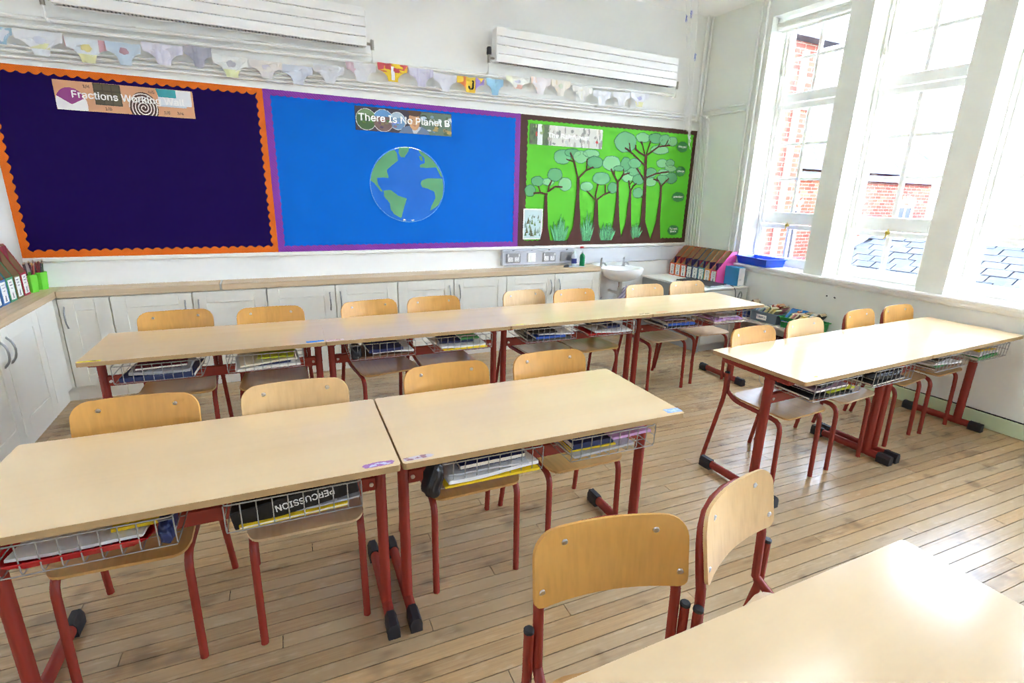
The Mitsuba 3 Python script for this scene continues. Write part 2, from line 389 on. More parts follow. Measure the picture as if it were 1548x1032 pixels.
part(bd, 'hip_ridge', tube([(16.5, WY - .2, EA + .03), (13.9, WY + 2.8, EA + 2.65), (5.4, WY + 2.8, EA + 2.65)], .11, 8), mat((214, 208, 200), 0.7))
part(bd, 'chimney', cat(bx(12.3, 13.1, WY + 2.2, WY + 3.2, EA + 1.4, EA + 4.1), bx(12.22, 13.18, WY + 2.12, WY + 3.28, EA + 3.85, EA + 4.0)), BRICK)
for x, z0, z1, w in ((8.3, -.3, 1.35, .95), (10.6, -.3, 1.35, .95), (13.0, .45, 1.45, .7), (15.2, .45, 1.45, .7), (8.3, -3.2, -1.4, .95), (10.6, -3.2, -1.4, .95)): facade_window(bd, x, WY, z0, z1, w)
part(bd, 'drainpipe', tube([(7.15, WY - .1, -5), (7.15, WY - .1, EA - .1)], .06, 8), mat((230, 228, 222), 0.6))
st = thing('gabled_block', 'tall brick corner block with a slate gable at the left edge of the first window', 'building')
part(st, 'wall', bx(5.2, 8.15, 6.05, WY - .3, -5, 3.9), BRICK)
part(st, 'string_course', bx(5.2, 8.2, 6.0, 6.1, 2.9, 3.02), STONE)
part(st, 'roof', trimesh.convex.convex_hull(np.array([(5.1, 5.85, 3.85), (8.4, 5.85, 3.85), (8.4, WY - .2, 3.85), (5.1, WY - .2, 3.85), (6.7, 5.85, 5.9), (6.7, WY - .2, 5.9)])), SLATE)
part(st, 'drainpipe', tube([(7.80, 5.97, -5), (7.80, 5.97, 3.7)], .05, 8), mat((232, 230, 224), 0.6))
# a lean-to with a slate roof right below the sills
lt = thing('lean_to', 'low outbuilding with a hipped roof of large grey slates just below the sills', 'building')
LX0, LZ0, LX1, LZ1, LYE = 5.7, -0.9, 9.2, 1.08, 6.0
HIP = 0.9
ls = math.atan2(LZ1 - LZ0, LX1 - LX0)
part(lt, 'wall', bx(LX0 + .15, LX1 + 2.4, -6, LYE - .25, -5, LZ0 - .05), BRICK)
rm = trimesh.Trimesh([(LX0, -6, LZ0 - .03), (LX0, LYE, LZ0 - .03), (LX1, LYE - HIP, LZ1 - .03), (LX1, -6, LZ1 - .03), (LX1 + 2.6, LYE, LZ0 - .03), (LX1 + 2.6, -6, LZ0 - .03)],
    [(0, 1, 2)[::-1], (0, 2, 3)[::-1], (1, 4, 2)[::-1], (3, 2, 4)[::-1], (3, 4, 5)[::-1], (0, 5, 4), (0, 4, 1)], process=False)
lroof = part(lt, 'roof', rm, SLATE)
nsl, rest = 0, []
Lr = math.hypot(LX1 - LX0, LZ1 - LZ0)
for r in range(int(Lr / .155) - 1, -1, -1):
    s = r * .155
    xx, zz = LX0 + s * math.cos(ls), LZ0 + s * math.sin(ls)
    ylim = LYE - HIP * s / Lr
    y = ylim - (r % 2) * .14
    while y > -2.2:
        tw = .27
        m = mv(bx(0, .175, -tw, -.007, 0, .014 + .006 * rng.random()), xx + rng.uniform(-.008, .008), y, zz, ry=-(ls - .03))
        if nsl < 300 and y > 1.0: part(lroof, 'slate', m, SLATE); nsl += 1
        else: rest.append(m)
        y -= .28
tag(part(lroof, 'slate_rest', cat(*rest), SLATE), kind='stuff')
part(lt, 'hip_ridge', tube([(LX0, LYE, LZ0 + .03), (LX1, LYE - HIP, LZ1 + .05), (LX1, -6, LZ1 + .05)], .07, 8), mat((176, 178, 184), 0.7))
part(lt, 'gutter', tube([(LX0 - .05, -6, LZ0 - .03), (LX0 - .05, LYE, LZ0 - .03)], .055, 8), mat((78, 84, 98), 0.6))
eb = thing('end_building', 'brick house end with a dark roof edge seen through the third window', 'building')
part(eb, 'wall', bx(12.2, 18, 0.6, 3.6, -5, 2.1), BRICK)
part(eb, 'roof', trimesh.convex.convex_hull(np.array([(12.0, .4, 2.05), (12.0, 3.8, 2.05), (18.2, .4, 2.05), (18.2, 3.8, 2.05), (12.0, 2.1, 3.6), (18.2, 2.1, 3.6)])), SLATE)
struct('ground', bx(XR + .32, 60, -60, 60, -5.2, -5.0), mat((150, 146, 140), 0.9, 0.2), 'grey paved yard below the windows')

# ------------------------------------------------------------------ back wall: boards
def wavy(x0, x1, z, amp, step, sign):
    n = max(8, int(abs(x1 - x0) / step) * 6)
    t = np.linspace(0, 1, n)
    xs = x0 + (x1 - x0) * t
    return np.c_[xs, z + sign * amp * np.abs(np.sin(np.pi * (xs - x0) / step))]
def corrugated(c1, c2, freq):
    a, b = L3(*c1), L3(*c2)
    return lambda p, n, uv: mix(a, b, 0.5 + 0.5 * dr.sin((p.x + p.z) * freq))
ORANGE = procmat('card_orange', corrugated((226, 112, 28), (208, 96, 18), 430.0), 0.6, 0.3)
VIOLET = procmat('card_violet', corrugated((142, 62, 170), (118, 46, 146), 300.0), 0.6, 0.3)
BROWN = mat((82, 56, 48), 0.7, 0.3)
def crumple(p, n, uv): return fbm(p.x * 7.0, p.y, p.z * 3.0, 3) * 0.006
def paper_mat(key, c, sp=0.35):
    scene[key] = {'type': 'twosided', 'b': {'type': 'bumpmap', 't': proc(crumple, 6e-3), 'scale': 1.0, 'b': {'type': 'principled', 'base_color': {'type': 'rgb', 'value': lin(c)}, 'roughness': 0.6, 'specular': sp}}}
    return key
P_PURPLE, P_BLUE, P_GREEN = paper_mat('paper_purple', (27, 3, 74), 0.1), paper_mat('paper_blue', (0, 104, 208), 0.15), paper_mat('paper_green', (100, 198, 56), 0.15)
BZ0, BZ1 = 1.009, 2.216
def board(label, x0, x1, paper, edge, bl, br, bt, bb, step, amp):
    b = thing('display_board', label, 'display board', 'display boards on the back wall')
    part(b, 'frame', cat(cbx(x0 - .004, x1 + .004, YB - .030, YB - .001, BZ0 - .030, BZ0 - .001, .004), bx(x0, x1, YB - .012, YB - .001, BZ0, BZ1 + .006)), WHITE_PAINT)
    part(b, 'paper', cut(sbox(x0 + .005, BZ0, x1 - .005, 1.49), YB - .012, .0012), paper)
    part(b, 'paper', cut(sbox(x0 + .005, 1.472, x1 - .005, BZ1), YB - .0134, .004), paper)
    yb = YB - .0155
    top = np.vstack([wavy(x0, x1, BZ1 - bt, amp, step, -1), [(x1, BZ1), (x0, BZ1)]])
    bot = np.vstack([wavy(x0, x1, BZ0 + bb, amp, step, 1), [(x1, BZ0), (x0, BZ0)]])
    lf = wavy(BZ0, BZ1, x0 + bl, amp, step, 1)[:, ::-1]; lf = np.vstack([lf, [(x0, BZ1), (x0, BZ0)]])
    rt = wavy(BZ0, BZ1, x1 - br, amp, step, -1)[:, ::-1]; rt = np.vstack([rt, [(x1, BZ1), (x1, BZ0)]])
    for pl, dy in ((lf, 0), (rt, 0), (top, .002), (bot, .002)):
        part(b, 'border', cut(Polygon(pl).buffer(0), yb - dy, .003), edge)
    return b
BX = (-1.479, 0.115, 2.274, 4.447)
board('plain dark purple display board with a scalloped orange border', BX[0], BX[1], P_PURPLE, ORANGE, .034, .032, .030, .036, .062, .019)
board('bright blue display board with a violet border and a paper globe', BX[1], BX[2], P_BLUE, VIOLET, .045, .045, .034, .040, .05, .010)
gb = board('bright green display board with a brown border and paper trees', BX[2], BX[3], P_GREEN, BROWN, .070, .038, .036, .045, .055, .010)
YP = YB - .0182

def banner(label, x0, x1, z0, z1, bg):
    b = thing('banner', label, 'banner')
    part(b, 'sheet', cut(sbox(x0, z0, x1, z1), YP, .002), mat(bg, 0.4))
    return b
def art(b, name, poly, c, layer, clip=None):
    if clip is not None: poly = poly.intersection(clip)
    if poly.is_empty: return
    part(b, name, cut(poly, YP - .002 - .0004 * layer, .0008), mat(c, 0.45))
# Fractions banner
x0, x1, z0, z1 = -1.123, -.342, 1.971, 2.151
cl = sbox(x0, z0, x1, z1)
b = banner('orange brown banner reading Fractions Working Wall on the purple board', x0, x1, z0, z1, (214, 160, 122))
W_, H_ = x1 - x0, z1 - z0
fx, fz = lambda s: x0 + W_ * s, lambda s: z0 + H_ * s
art(b, 'plate_disc', ellipse(fx(.105), fz(.18), .085, .105), (232, 230, 230), 1, cl)
pie = ellipse(fx(.105), fz(.18), .086, .106)
art(b, 'pie_slice', pie.intersection(Polygon([(fx(.105), fz(.2)), (fx(-.02), fz(.55)), (fx(.0), fz(1)), (fx(.22), fz(1)), (fx(.235), fz(.52))])), (150, 62, 130), 2, cl)
art(b, 'chocolate_bar', sbox(fx(.27), fz(.25), fx(.46), fz(.99)), (74, 66, 48), 1, cl)
for i in range(3):
    for j in range(3):
        art(b, 'chocolate_square', sbox(fx(.278 + .061 * i), fz(.29 + .235 * j), fx(.33 + .061 * i), fz(.48 + .235 * j)), (92, 82, 60), 2, cl)
art(b, 'cake_disc', ellipse(fx(.615), fz(.26), .083, .1), (70, 44, 38), 1, cl)
sp = [(fx(.615) + (.012 + .0105 * a) * .94 * math.cos(a * 1.0), fz(.26) + (.012 + .0105 * a) * math.sin(a * 1.0)) for a in np.linspace(0, 7.6 * 1.0, 70)]
sp = [(fx(.615) + r * .9 * math.cos(t), fz(.26) + r * math.sin(t)) for t, r in zip(np.linspace(0, 9 * math.pi, 140), np.linspace(.008, .094, 140))]
art(b, 'cake_spiral', LineString(sp).buffer(.0036), (226, 214, 208), 2, cl)
art(b, 'white_block', sbox(fx(.73), fz(.42), fx(.985), fz(.99)), (226, 228, 232), 1, cl)
art(b, 'teal_block', Polygon([(fx(.72), fz(.99)), (fx(.87), fz(.99)), (fx(.87), fz(.70)), (fx(.735), fz(.70))]), (60, 160, 168), 2, cl)
art(b, 'grey_block', sbox(fx(.74), fz(.36), fx(.94), fz(.42)), (206, 212, 220), 2, cl)
for s, zt, tx in ((.20, .80, '1/6'), (.33, .08, '1/8'), (.66, .80, '4/5'), (.86, .10, '3/4'), (.76, .10, '1/5')):
    part(b, 'number', on_back(letters(tx, .018), fx(s), fz(zt), YP - .0024), mat((120, 84, 66), 0.6))
part(b, 'lettering', on_back(letters('Fractions Working Wall', .042, .635), fx(.115), fz(.44), YP - .0036), mat((244, 242, 240), 0.4))
# Planet banner
x0, x1, z0, z1 = .780, 1.598, 1.976, 2.158
cl = sbox(x0, z0, x1, z1)
b = banner('dark banner reading There Is No Planet B on the blue board', x0, x1, z0, z1, (58, 50, 66))
W_, H_ = x1 - x0, z1 - z0
art(b, 'leaf_photo', sbox(fx(.66), z0, fx(.995), fz(.97)), (96, 120, 104), 1, cl)
for i in range(26):
    art(b, 'leaf', ellipse(fx(.68 + .3 * rng.random()), fz(.08 + .84 * rng.random()), .012 + .016 * rng.random(), .008 + .012 * rng.random(), 8, .1, i), rng.choice([(190, 208, 222), (54, 78, 60), (118, 150, 170), (204, 212, 214), (72, 96, 60), (176, 150, 84)]), 2 + i % 3, cl)
for cx, cz, r, c, c2 in ((.105, .47, .083, (70, 104, 60), (110, 140, 96)), (.275, .47, .087, (120, 92, 88), (96, 150, 200)), (.42, .50, .070, (110, 150, 190), (168, 190, 210))):
    art(b, 'photo_rim', ellipse(fx(cx), fz(cz), r, r), (226, 226, 230), 3, cl)
    art(b, 'photo', ellipse(fx(cx), fz(cz), r - .004, r - .004), c, 4, cl)
    art(b, 'photo_sky', ellipse(fx(cx), fz(cz), r - .004, r - .004).intersection(sbox(x0, fz(cz) + r * .35, x1, z1)), c2, 5, cl)
    for i in range(6):
        a = rng.random() * 6.28; q = r * .6 * rng.random()
        art(b, 'photo_patch', ellipse(fx(cx) + q * math.cos(a), fz(cz) - r * .25 + q * .7 * math.sin(a), .016, .01, 8, .15, i), tuple(min(255, int(v * rng.uniform(.6, 1.4))) for v in c), 5, ellipse(fx(cx), fz(cz), r - .005, r - .005))
px = .595
art(b, 'figure_coat', Polygon([(fx(.43), z0), (fx(.47), fz(.26)), (fx(.56), fz(.36)), (fx(.68), fz(.32)), (fx(.74), fz(.18)), (fx(.76), z0)]), (104, 124, 154), 4, cl)
art(b, 'figure_shirt', Polygon([(fx(.56), fz(.36)), (fx(.67), fz(.33)), (fx(.62), fz(.02)), (fx(.58), fz(.02))]), (190, 196, 206), 5, cl)
art(b, 'figure_face', ellipse(fx(px), fz(.58), .048, .078), (206, 158, 116), 6, cl)
art(b, 'figure_hair', ellipse(fx(px + .005), fz(.93), .055, .032, 20, .05, 1), (84, 54, 34), 7, cl)
for s in (-1, 1): art(b, 'figure_eye', ellipse(fx(px) + s * .016, fz(.62), .006, .003, 8), (60, 44, 36), 7, cl)
art(b, 'figure_nose', Polygon([(fx(px) - .003, fz(.60)), (fx(px) + .006, fz(.46)), (fx(px) - .006, fz(.46))]), (184, 134, 96), 7, cl)
art(b, 'figure_mouth', sbox(fx(px) - .013, fz(.34), fx(px) + .013, fz(.37)), (150, 84, 74), 7, cl)
part(b, 'lettering', on_back(letters('There Is No Planet B', .052, .775), fx(.03), fz(.42), YP - .0056), mat((246, 246, 246), 0.4))
# Rainforest banner
x0, x1, z0, z1 = 2.372, 3.197, 1.960, 2.142
cl = sbox(x0, z0, x1, z1)
b = banner('shiny laminated banner of forest photos reading The Rainforest on the green board', x0, x1, z0, z1, (206, 206, 196))
W_, H_ = x1 - x0, z1 - z0
art(b, 'forest_photo', sbox(fx(.0), z0, fx(.25), z1), (82, 104, 62), 1, cl)
art(b, 'waterfall', sbox(fx(.10), z0, fx(.165), z1), (222, 228, 226), 3, cl)
for i in range(60):
    s = rng.random()
    c = rng.choice([(60, 84, 48), (110, 140, 70), (150, 170, 120), (70, 66, 56)] if s < .24 else [(176, 170, 158), (150, 146, 140), (226, 222, 214), (132, 136, 128), (190, 196, 190)])
    art(b, 'leaf', ellipse(fx(s), fz(rng.random()), .006 + .012 * rng.random(), .01 + .03 * rng.random(), 7, .2, i), c, 2 + (i % 2) * 2, cl)
art(b, 'red_bird', ellipse(fx(.085), fz(.52), .010, .022, 10), (200, 60, 50), 5, cl)
art(b, 'red_bird', ellipse(fx(.92), fz(.33), .016, .012, 10), (210, 70, 70), 5, cl)
part(b, 'lettering', on_back(letters('The Rainforest', .040, .47), fx(.235), fz(.40), YP - .0052), mat((250, 250, 248), 0.4))

# the paper globe
g = thing('paper_globe', 'round blue and green cut-out globe on the blue board', 'wall decoration')
EC = (1.199, 1.556); ER = (.325, .310)
part(g, 'sea', cut(ellipse(*EC, *ER, 64), YP, .0012), mat((6, 104, 206), 0.6))
part(g, 'outline', cut(ellipse(*EC, ER[0] + .003, ER[1] + .003, 64).difference(ellipse(*EC, ER[0] - .001, ER[1] - .001, 64)), YP, .0016), mat((120, 176, 226), 0.6))
EARTH = {'na': [(1.108, 1.815), (1.116, 1.756), (1.061, 1.713), (1.017, 1.676), (1.03, 1.61), (0.988, 1.614), (0.93, 1.609), (0.938, 1.557), (0.978, 1.497), (0.957, 1.501), (0.907, 1.566), (0.877, 1.585), (0.891, 1.646), (0.925, 1.717), (0.98, 1.779), (1.045, 1.827), (1.088, 1.839)], 'gl': [(1.126, 1.858), (1.217, 1.866), (1.205, 1.83), (1.171, 1.783), (1.139, 1.785), (1.124, 1.816)], 'sa': [(0.983, 1.507), (1.042, 1.514), (1.105, 1.468), (1.181, 1.443), (1.157, 1.374), (1.126, 1.278), (1.066, 1.31), (1.036, 1.352), (1.032, 1.404), (0.986, 1.456)], 'eu': [(1.293, 1.855), (1.359, 1.818), (1.414, 1.78), (1.459, 1.73), (1.498, 1.668), (1.509, 1.626), (1.486, 1.647), (1.453, 1.714), (1.356, 1.705), (1.306, 1.708), (1.307, 1.728), (1.352, 1.746), (1.347, 1.787), (1.314, 1.816)], 'uk': [(1.297, 1.8), (1.325, 1.801), (1.333, 1.76), (1.313, 1.765)], 'af': [(1.32, 1.599), (1.377, 1.62), (1.509, 1.621), (1.517, 1.552), (1.507, 1.465), (1.465, 1.389), (1.388, 1.339), (1.4, 1.377), (1.442, 1.453), (1.432, 1.507), (1.375, 1.532), (1.324, 1.541), (1.308, 1.573)], 'an': [(1.136, 1.257), (1.153, 1.273), (1.17, 1.259), (1.289, 1.27), (1.231, 1.255)]}
for kk, pts in EARTH.items():
    pg = Polygon(pts).buffer(.012).buffer(-.012).buffer(-.004).buffer(.004)
    pg = pg.intersection(ellipse(*EC, ER[0] + .004, ER[1] + .004, 64))
    part(g, 'ice' if kk == 'an' else 'continent', cut(pg, YP - .0012, .0012), mat((236, 240, 244) if kk == 'an' else (98, 164, 116), 0.7))
part(g, 'ice', cut(ellipse(*EC, ER[0] + .004, ER[1] + .004, 64).difference(affinity.translate(ellipse(*EC, ER[0] + .004, ER[1] + .004, 64), 0, -.008)).intersection(sbox(1.09, 1.8, 1.32, 1.9)), YP - .0014, .0008), mat((226, 236, 240), 0.7))

# the paper trees
TREES = [([(2.582, 1.06, 0.059), (2.58, 1.193, 0.028), (2.572, 1.492, 0.014), (2.581, 1.521, 0.012)], [[(2.58, 1.508), (2.507, 1.523), (2.433, 1.515)], [(2.51, 1.524), (2.482, 1.585)], [(2.59, 1.528), (2.602, 1.588), (2.63, 1.64)], [(2.597, 1.537), (2.671, 1.584), (2.757, 1.582)]], [(2.395, 1.539, 0.061, 0.056, 0), (2.473, 1.629, 0.07, 0.047, 0), (2.593, 1.626, 0.068, 0.037, 2), (2.665, 1.695, 0.085, 0.063, 0), (2.786, 1.609, 0.077, 0.065, 2)]), ([(2.943, 1.054, 0.099), (2.953, 1.191, 0.046), (2.943, 1.473, 0.018), (2.936, 1.671, 0.015)], [[(2.933, 1.662), (2.893, 1.783), (2.874, 1.833), (2.825, 1.908)], [(2.876, 1.826), (2.782, 1.845)], [(2.942, 1.675), (3.023, 1.749), (3.11, 1.785)], [(3.026, 1.752), (3.027, 1.863)]], [(2.74, 1.864, 0.097, 0.069, 1), (2.853, 1.907, 0.093, 0.04, 0), (2.95, 1.874, 0.088, 0.06, 2), (3.075, 1.912, 0.099, 0.04, 2), (3.123, 1.831, 0.099, 0.059, 0)]), ([(3.196, 1.053, 0.093), (3.185, 1.218, 0.034), (3.173, 1.463, 0.015), (3.172, 1.477, 0.014)], [[(3.165, 1.461), (3.046, 1.554)], [(3.164, 1.477), (3.158, 1.51), (3.178, 1.624)], [(3.178, 1.466), (3.258, 1.519), (3.341, 1.548)], [(3.278, 1.527), (3.271, 1.62)]], [(3.043, 1.594, 0.079, 0.047, 2), (3.218, 1.678, 0.11, 0.062, 1), (3.368, 1.589, 0.065, 0.057, 0)]), ([(3.447, 1.061, 0.085), (3.45, 1.244, 0.037), (3.443, 1.443, 0.017), (3.425, 1.653, 0.012)], [[(3.426, 1.645), (3.375, 1.712), (3.325, 1.776)], [(3.372, 1.715), (3.37, 1.763)], [(3.429, 1.65), (3.489, 1.723), (3.57, 1.747)], [(3.494, 1.722), (3.488, 1.78)]], [(3.331, 1.83, 0.112, 0.075, 2), (3.511, 1.832, 0.066, 0.069, 0), (3.627, 1.843, 0.085, 0.05, 1), (3.425, 1.784, 0.066, 0.028, 1)]), ([(3.602, 1.058, 0.079), (3.608, 1.243, 0.035), (3.603, 1.445, 0.018), (3.601, 1.573, 0.012)], [[(3.601, 1.564), (3.573, 1.642), (3.565, 1.67)], [(3.578, 1.629), (3.622, 1.662)], [(3.605, 1.569), (3.636, 1.617), (3.675, 1.644)]], [(3.55, 1.706, 0.079, 0.055, 2), (3.628, 1.76, 0.088, 0.046, 1), (3.696, 1.684, 0.079, 0.055, 0), (3.704, 1.546, 0.071, 0.055, 1)]), ([(3.815, 1.055, 0.117), (3.806, 1.243, 0.032), (3.795, 1.515, 0.022), (3.783, 1.687, 0.016), (3.764, 1.936, 0.016)], [[(3.767, 1.825), (3.627, 1.913), (3.547, 1.96), (3.483, 1.988)], [(3.559, 1.955), (3.533, 2.04)], [(3.759, 1.923), (3.673, 1.954), (3.624, 1.983), (3.618, 2.024)], [(3.751, 1.932), (3.694, 2.062)], [(3.712, 2.026), (3.678, 2.061)], [(3.769, 1.936), (3.812, 2.078)], [(3.77, 1.928), (3.923, 2.025), (4.08, 2.047)], [(3.923, 2.024), (3.936, 2.06)], [(4.017, 2.045), (4.046, 2.097)], [(3.786, 1.703), (3.924, 1.751), (4.1, 1.778)], [(3.775, 1.674), (3.716, 1.737), (3.654, 1.797)], [(3.791, 1.491), (3.752, 1.507)]], [(3.488, 2.044, 0.14, 0.1, 1), (3.707, 2.101, 0.091, 0.05, 2), (3.877, 2.105, 0.096, 0.052, 0), (4.002, 2.094, 0.079, 0.058, 1), (4.11, 2.088, 0.068, 0.049, 2), (3.945, 1.994, 0.123, 0.046, 2), (3.853, 1.755, 0.079, 0.055, 1), (3.861, 1.663, 0.079, 0.046, 2)]), ([(4.006, 1.052, 0.07), (4.018, 1.243, 0.028), (4.021, 1.492, 0.015), (4.012, 1.625, 0.011)], [[(4.012, 1.617), (3.969, 1.68), (3.896, 1.693)], [(3.959, 1.677), (3.943, 1.712)], [(4.015, 1.621), (4.061, 1.669), (4.11, 1.708)]], [(3.998, 1.86, 0.081, 0.046, 2), (4.106, 1.865, 0.063, 0.043, 1), (4.122, 1.812, 0.083, 0.035, 2), (4.146, 1.712, 0.083, 0.061, 0), (4.021, 1.695, 0.09, 0.047, 1), (4.029, 1.768, 0.081, 0.033, 2)])]
GREENS = [((104, 172, 120), (62, 118, 84)), ((118, 184, 132), (72, 130, 96)), ((140, 202, 146), (86, 148, 108))]
TBROWN = mat((84, 50, 44), 0.75, 0.3)
where = ['low tree beside the poster', 'wide crowned tree under the banner', 'short tree third from the left', 'tree fourth from the left', 'slim tree left of the tallest', 'tallest tree with many branches', 'slim tree nearest the right border']
for n, (trunk, branches, foliage) in enumerate(TREES):
    t = thing('paper_tree', 'brown and green paper ' + where[n] + ' on the green board', 'paper tree', 'paper trees on the green board')
    lay = YP - .0006 * (n % 4)
    for q, (x, z, a, bb, c) in enumerate(foliage):
        e = ellipse(x, z, a, bb, 40, .025, n + q)
        f = part(t, 'leaf_cluster', cut(e, lay - .0004 * q, .0012), mat(GREENS[c][0], 0.75, 0.3))
        part(f, 'outline', cut(e.buffer(.001).difference(e.buffer(-.005)), lay - .0012 - .0004 * q, .0004), mat(GREENS[c][1], 0.8, 0.2))
    L = [(x - w, z) for x, z, w in trunk] + [(x + w, z) for x, z, w in trunk[::-1]]
    pieces = [Polygon(L).buffer(0)]
    if trunk[0][2] > .04:
        x, z, w = trunk[0]
        pieces.append(sbox(x - w, BZ0 + .01, x + w, z + .002))
    part(t, 'trunk', cut(unary_union(pieces), YP - .0045, .0015), TBROWN)
    for br in branches:
        pl = LineString(br).buffer(.008 if len(br) > 2 else .0055, cap_style=2, join_style=1)
        part(t, 'branch', cut(pl, YP - .0048, .0014), TBROWN)
for n, (x, z, w, h) in enumerate([(2.748, 1.051, 0.102, 0.259), (3.077, 1.045, 0.082, 0.308), (3.309, 1.048, 0.079, 0.21), (3.347, 1.049, 0.093, 0.203), (3.72, 1.071, 0.081, 0.189)]):
    t = thing('paper_grass', 'clump of green paper grass ' + ['between the two leftmost paper trees', 'at the right foot of the second paper tree', 'right of the third paper tree', 'at the left foot of the fourth paper tree', 'at the foot of the tallest paper tree'][n], 'paper grass', 'paper grass on the green board')
    for q in range(9):
        s = (q - 4) / 4
        hh = h * (1 - .38 * abs(s)) * rng.uniform(.85, 1.08)
        xb, xt = x + s * w * .5, x + s * w * 1.15 + rng.uniform(-.01, .01)
        bw = w * .17
        pl = Polygon([(xb - bw * .6, z), (xb - bw + (xt - xb) * .4, z + hh * .5), (xt, z + hh), (xb + bw + (xt - xb) * .4, z + hh * .5), (xb + bw * .6, z)])
        f = part(t, 'blade', cut(pl, YP - .005 - .0004 * (q % 3), .001), mat((104, 184, 128) if q % 2 else (120, 198, 140), 0.75, 0.3))
        part(f, 'outline', cut(pl.difference(pl.buffer(-.0028)), YP - .006 - .0004 * (q % 3), .0004), mat((34, 84, 58), 0.8, 0.2))
for (x, z, w, h), txt in zip([(4.254, 2.04, 0.076, 0.055), (4.265, 1.787, 0.07, 0.054), (4.272, 1.514, 0.091, 0.053), (4.252, 1.149, 0.08, 0.056)], ('emergent', 'canopy', 'understory', 'forest floor')):
    t = solo('word_label', cut(ellipse(x, z, w, h, 26, .02, x), YP - .006, .0012), mat((62, 140, 72), 0.7), 'green oval paper label reading %s at the right of the tree display' % txt, 'label', 'word labels on the green board')
    for q, wd in enumerate(txt.split()):
        ww = min(w * 1.5, .019 * len(wd))
        part(t, 'lettering', on_back(letters(wd, .022, ww), x - ww / 2, z - .008 + (.014 - .03 * q if ' ' in txt else 0), YP - .0072), mat((240, 246, 238), 0.6))
p = thing('poster', 'pale forest poster in a white border low on the left of the green board', 'poster')
part(p, 'sheet', cut(sbox(2.328, 1.072, 2.545, 1.370), YP - .003, .0015), PAPER)
part(p, 'picture', cut(sbox(2.340, 1.084, 2.533, 1.358), YP - .0045, .0005), mat((190, 214, 214), 0.5))
for i in range(34):
    x, z = 2.35 + .17 * rng.random(), 1.10 + .2 * rng.random() ** 1.4
    c = rng.choice([(70, 104, 70), (104, 132, 84), (150, 176, 156), (88, 92, 60), (126, 152, 140)])
    h = .02 + .05 * rng.random()
    art_p = Polygon([(x - h * .3, z), (x + h * .3, z), (x, z + h)]).intersection(sbox(2.341, 1.085, 2.532, 1.357))
    if not art_p.is_empty: part(p, 'printed_tree', cut(art_p, YP - .0050 - .0003 * (i % 3), .0004), mat(c, 0.6))

# ------------------------------------------------------------------ radiators and pipes high on the back wall
RADM = mat((240, 240, 238), 0.35)
VALVE = mat((150, 146, 138), 0.3, 0.5, 0.8)
PIPE = mat((232, 232, 228), 0.4)
def radiator(x0, x1, z0, label, trv):
    r = thing('radiator', label, 'radiator', 'radiators high on the back wall')
    n, ph, yf = 4, .067, 4.462
    for i in range(n):
        part(r, 'panel', cbx(x0, x1, yf, yf + .014, z0 + ph * i, z0 + ph * (i + 1) - .0035, .004), RADM)
    part(r, 'back_panel', cbx(x0 + .01, x1 - .01, yf + .07, yf + .084, z0, z0 + ph * n - .004, .003), RADM)
    part(r, 'end_cover', cbx(x0 - .003, x0 + .004, yf + .004, yf + .09, z0 + .004, z0 + ph * n - .008, .002), RADM)
    part(r, 'end_cover', cbx(x1 - .004, x1 + .003, yf + .004, yf + .09, z0 + .004, z0 + ph * n - .008, .002), RADM)
    fins = [bx(x, x + .006, yf + .016, yf + .068, z0 + .004, z0 + .21) for x in np.arange(x0 + .05, x1 - .05, .022)]
    tag(part(r, 'fin', cat(*fins), mat((86, 86, 84), 0.5)), kind='stuff')
    part(r, 'bracket', cbx(x0 + .3, x0 + .34, yf + .08, YB - .002, z0 + .06, z0 + .22, .002), RADM)
    part(r, 'bracket', cbx(x1 - .34, x1 - .3, yf + .08, YB - .002, z0 + .06, z0 + .22, .002), RADM)
    for s, x in ((-1, x0), (1, x1)):
        v = part(r, 'valve', cat(tube([(x, yf + .045, z0 + .03), (x + s * .05, yf + .045, z0 + .03)], .010, 8), tube([(x + s * .05, yf + .045, z0 - .01), (x + s * .05, yf + .045, z0 + .06)], .013, 10)), VALVE)
        if s < 0 and trv: part(v, 'thermostat_head', lathe([(0, 0), (.019, 0), (.021, .01), (.020, .052), (.014, .06), (0, .06)], 14, x + s * .05, yf + .045, z0 + .055), BLACK, 30)
        part(r, 'tail_pipe', tube(arc_path([(x + s * .05, yf + .045, z0), (x + s * .05, yf + .045, z0 - .085), (x + s * .05, YB - .045, z0 - .085)], .03), .009, 8), PIPE, 40)
radiator(-1.02, .875, 2.565, 'long white flat panelled radiator above the purple and blue boards', False)
radiator(1.962, 3.970, 2.590, 'white flat panelled radiator with black valve above the green board', True)
def pipe(label, pts, r, group=None, clips=()):
    k = thing('pipe', label, 'pipe', group)
    part(k, 'run', tube(arc_path(pts, .03, 5), r, 10), PIPE, 40)
    for c in clips: part(k, 'clip', cat(tube([(c[0] - .007, c[1], c[2]), (c[0] + .007, c[1], c[2])], r + .004, 10), bx(c[0] - .006, c[0] + .006, c[1], YB - .002, c[2] - .006, c[2] + .006)), PIPE)
zp = lambda a, b, x: a + (b - a) * (x + 1.85) / 5.9
pipe('upper white heating pipe running just under the left radiator', [(-1.84, YB - .045, 2.472), (.925, YB - .045, 2.528)], .0135, None, [(x, YB - .045, 2.472 + (x + 1.84) * .0203) for x in (-.62, .3)])
pipe('white heating pipe running along the whole back wall just above the paper bunting', [(-1.84, YB - .045, 2.424), (4.02, YB - .045, 2.535)], .0135, None, [(x, YB - .045, 2.424 + (x + 1.84) * .0189) for x in (-.6, .36, 1.25, 2.35, 3.3)])
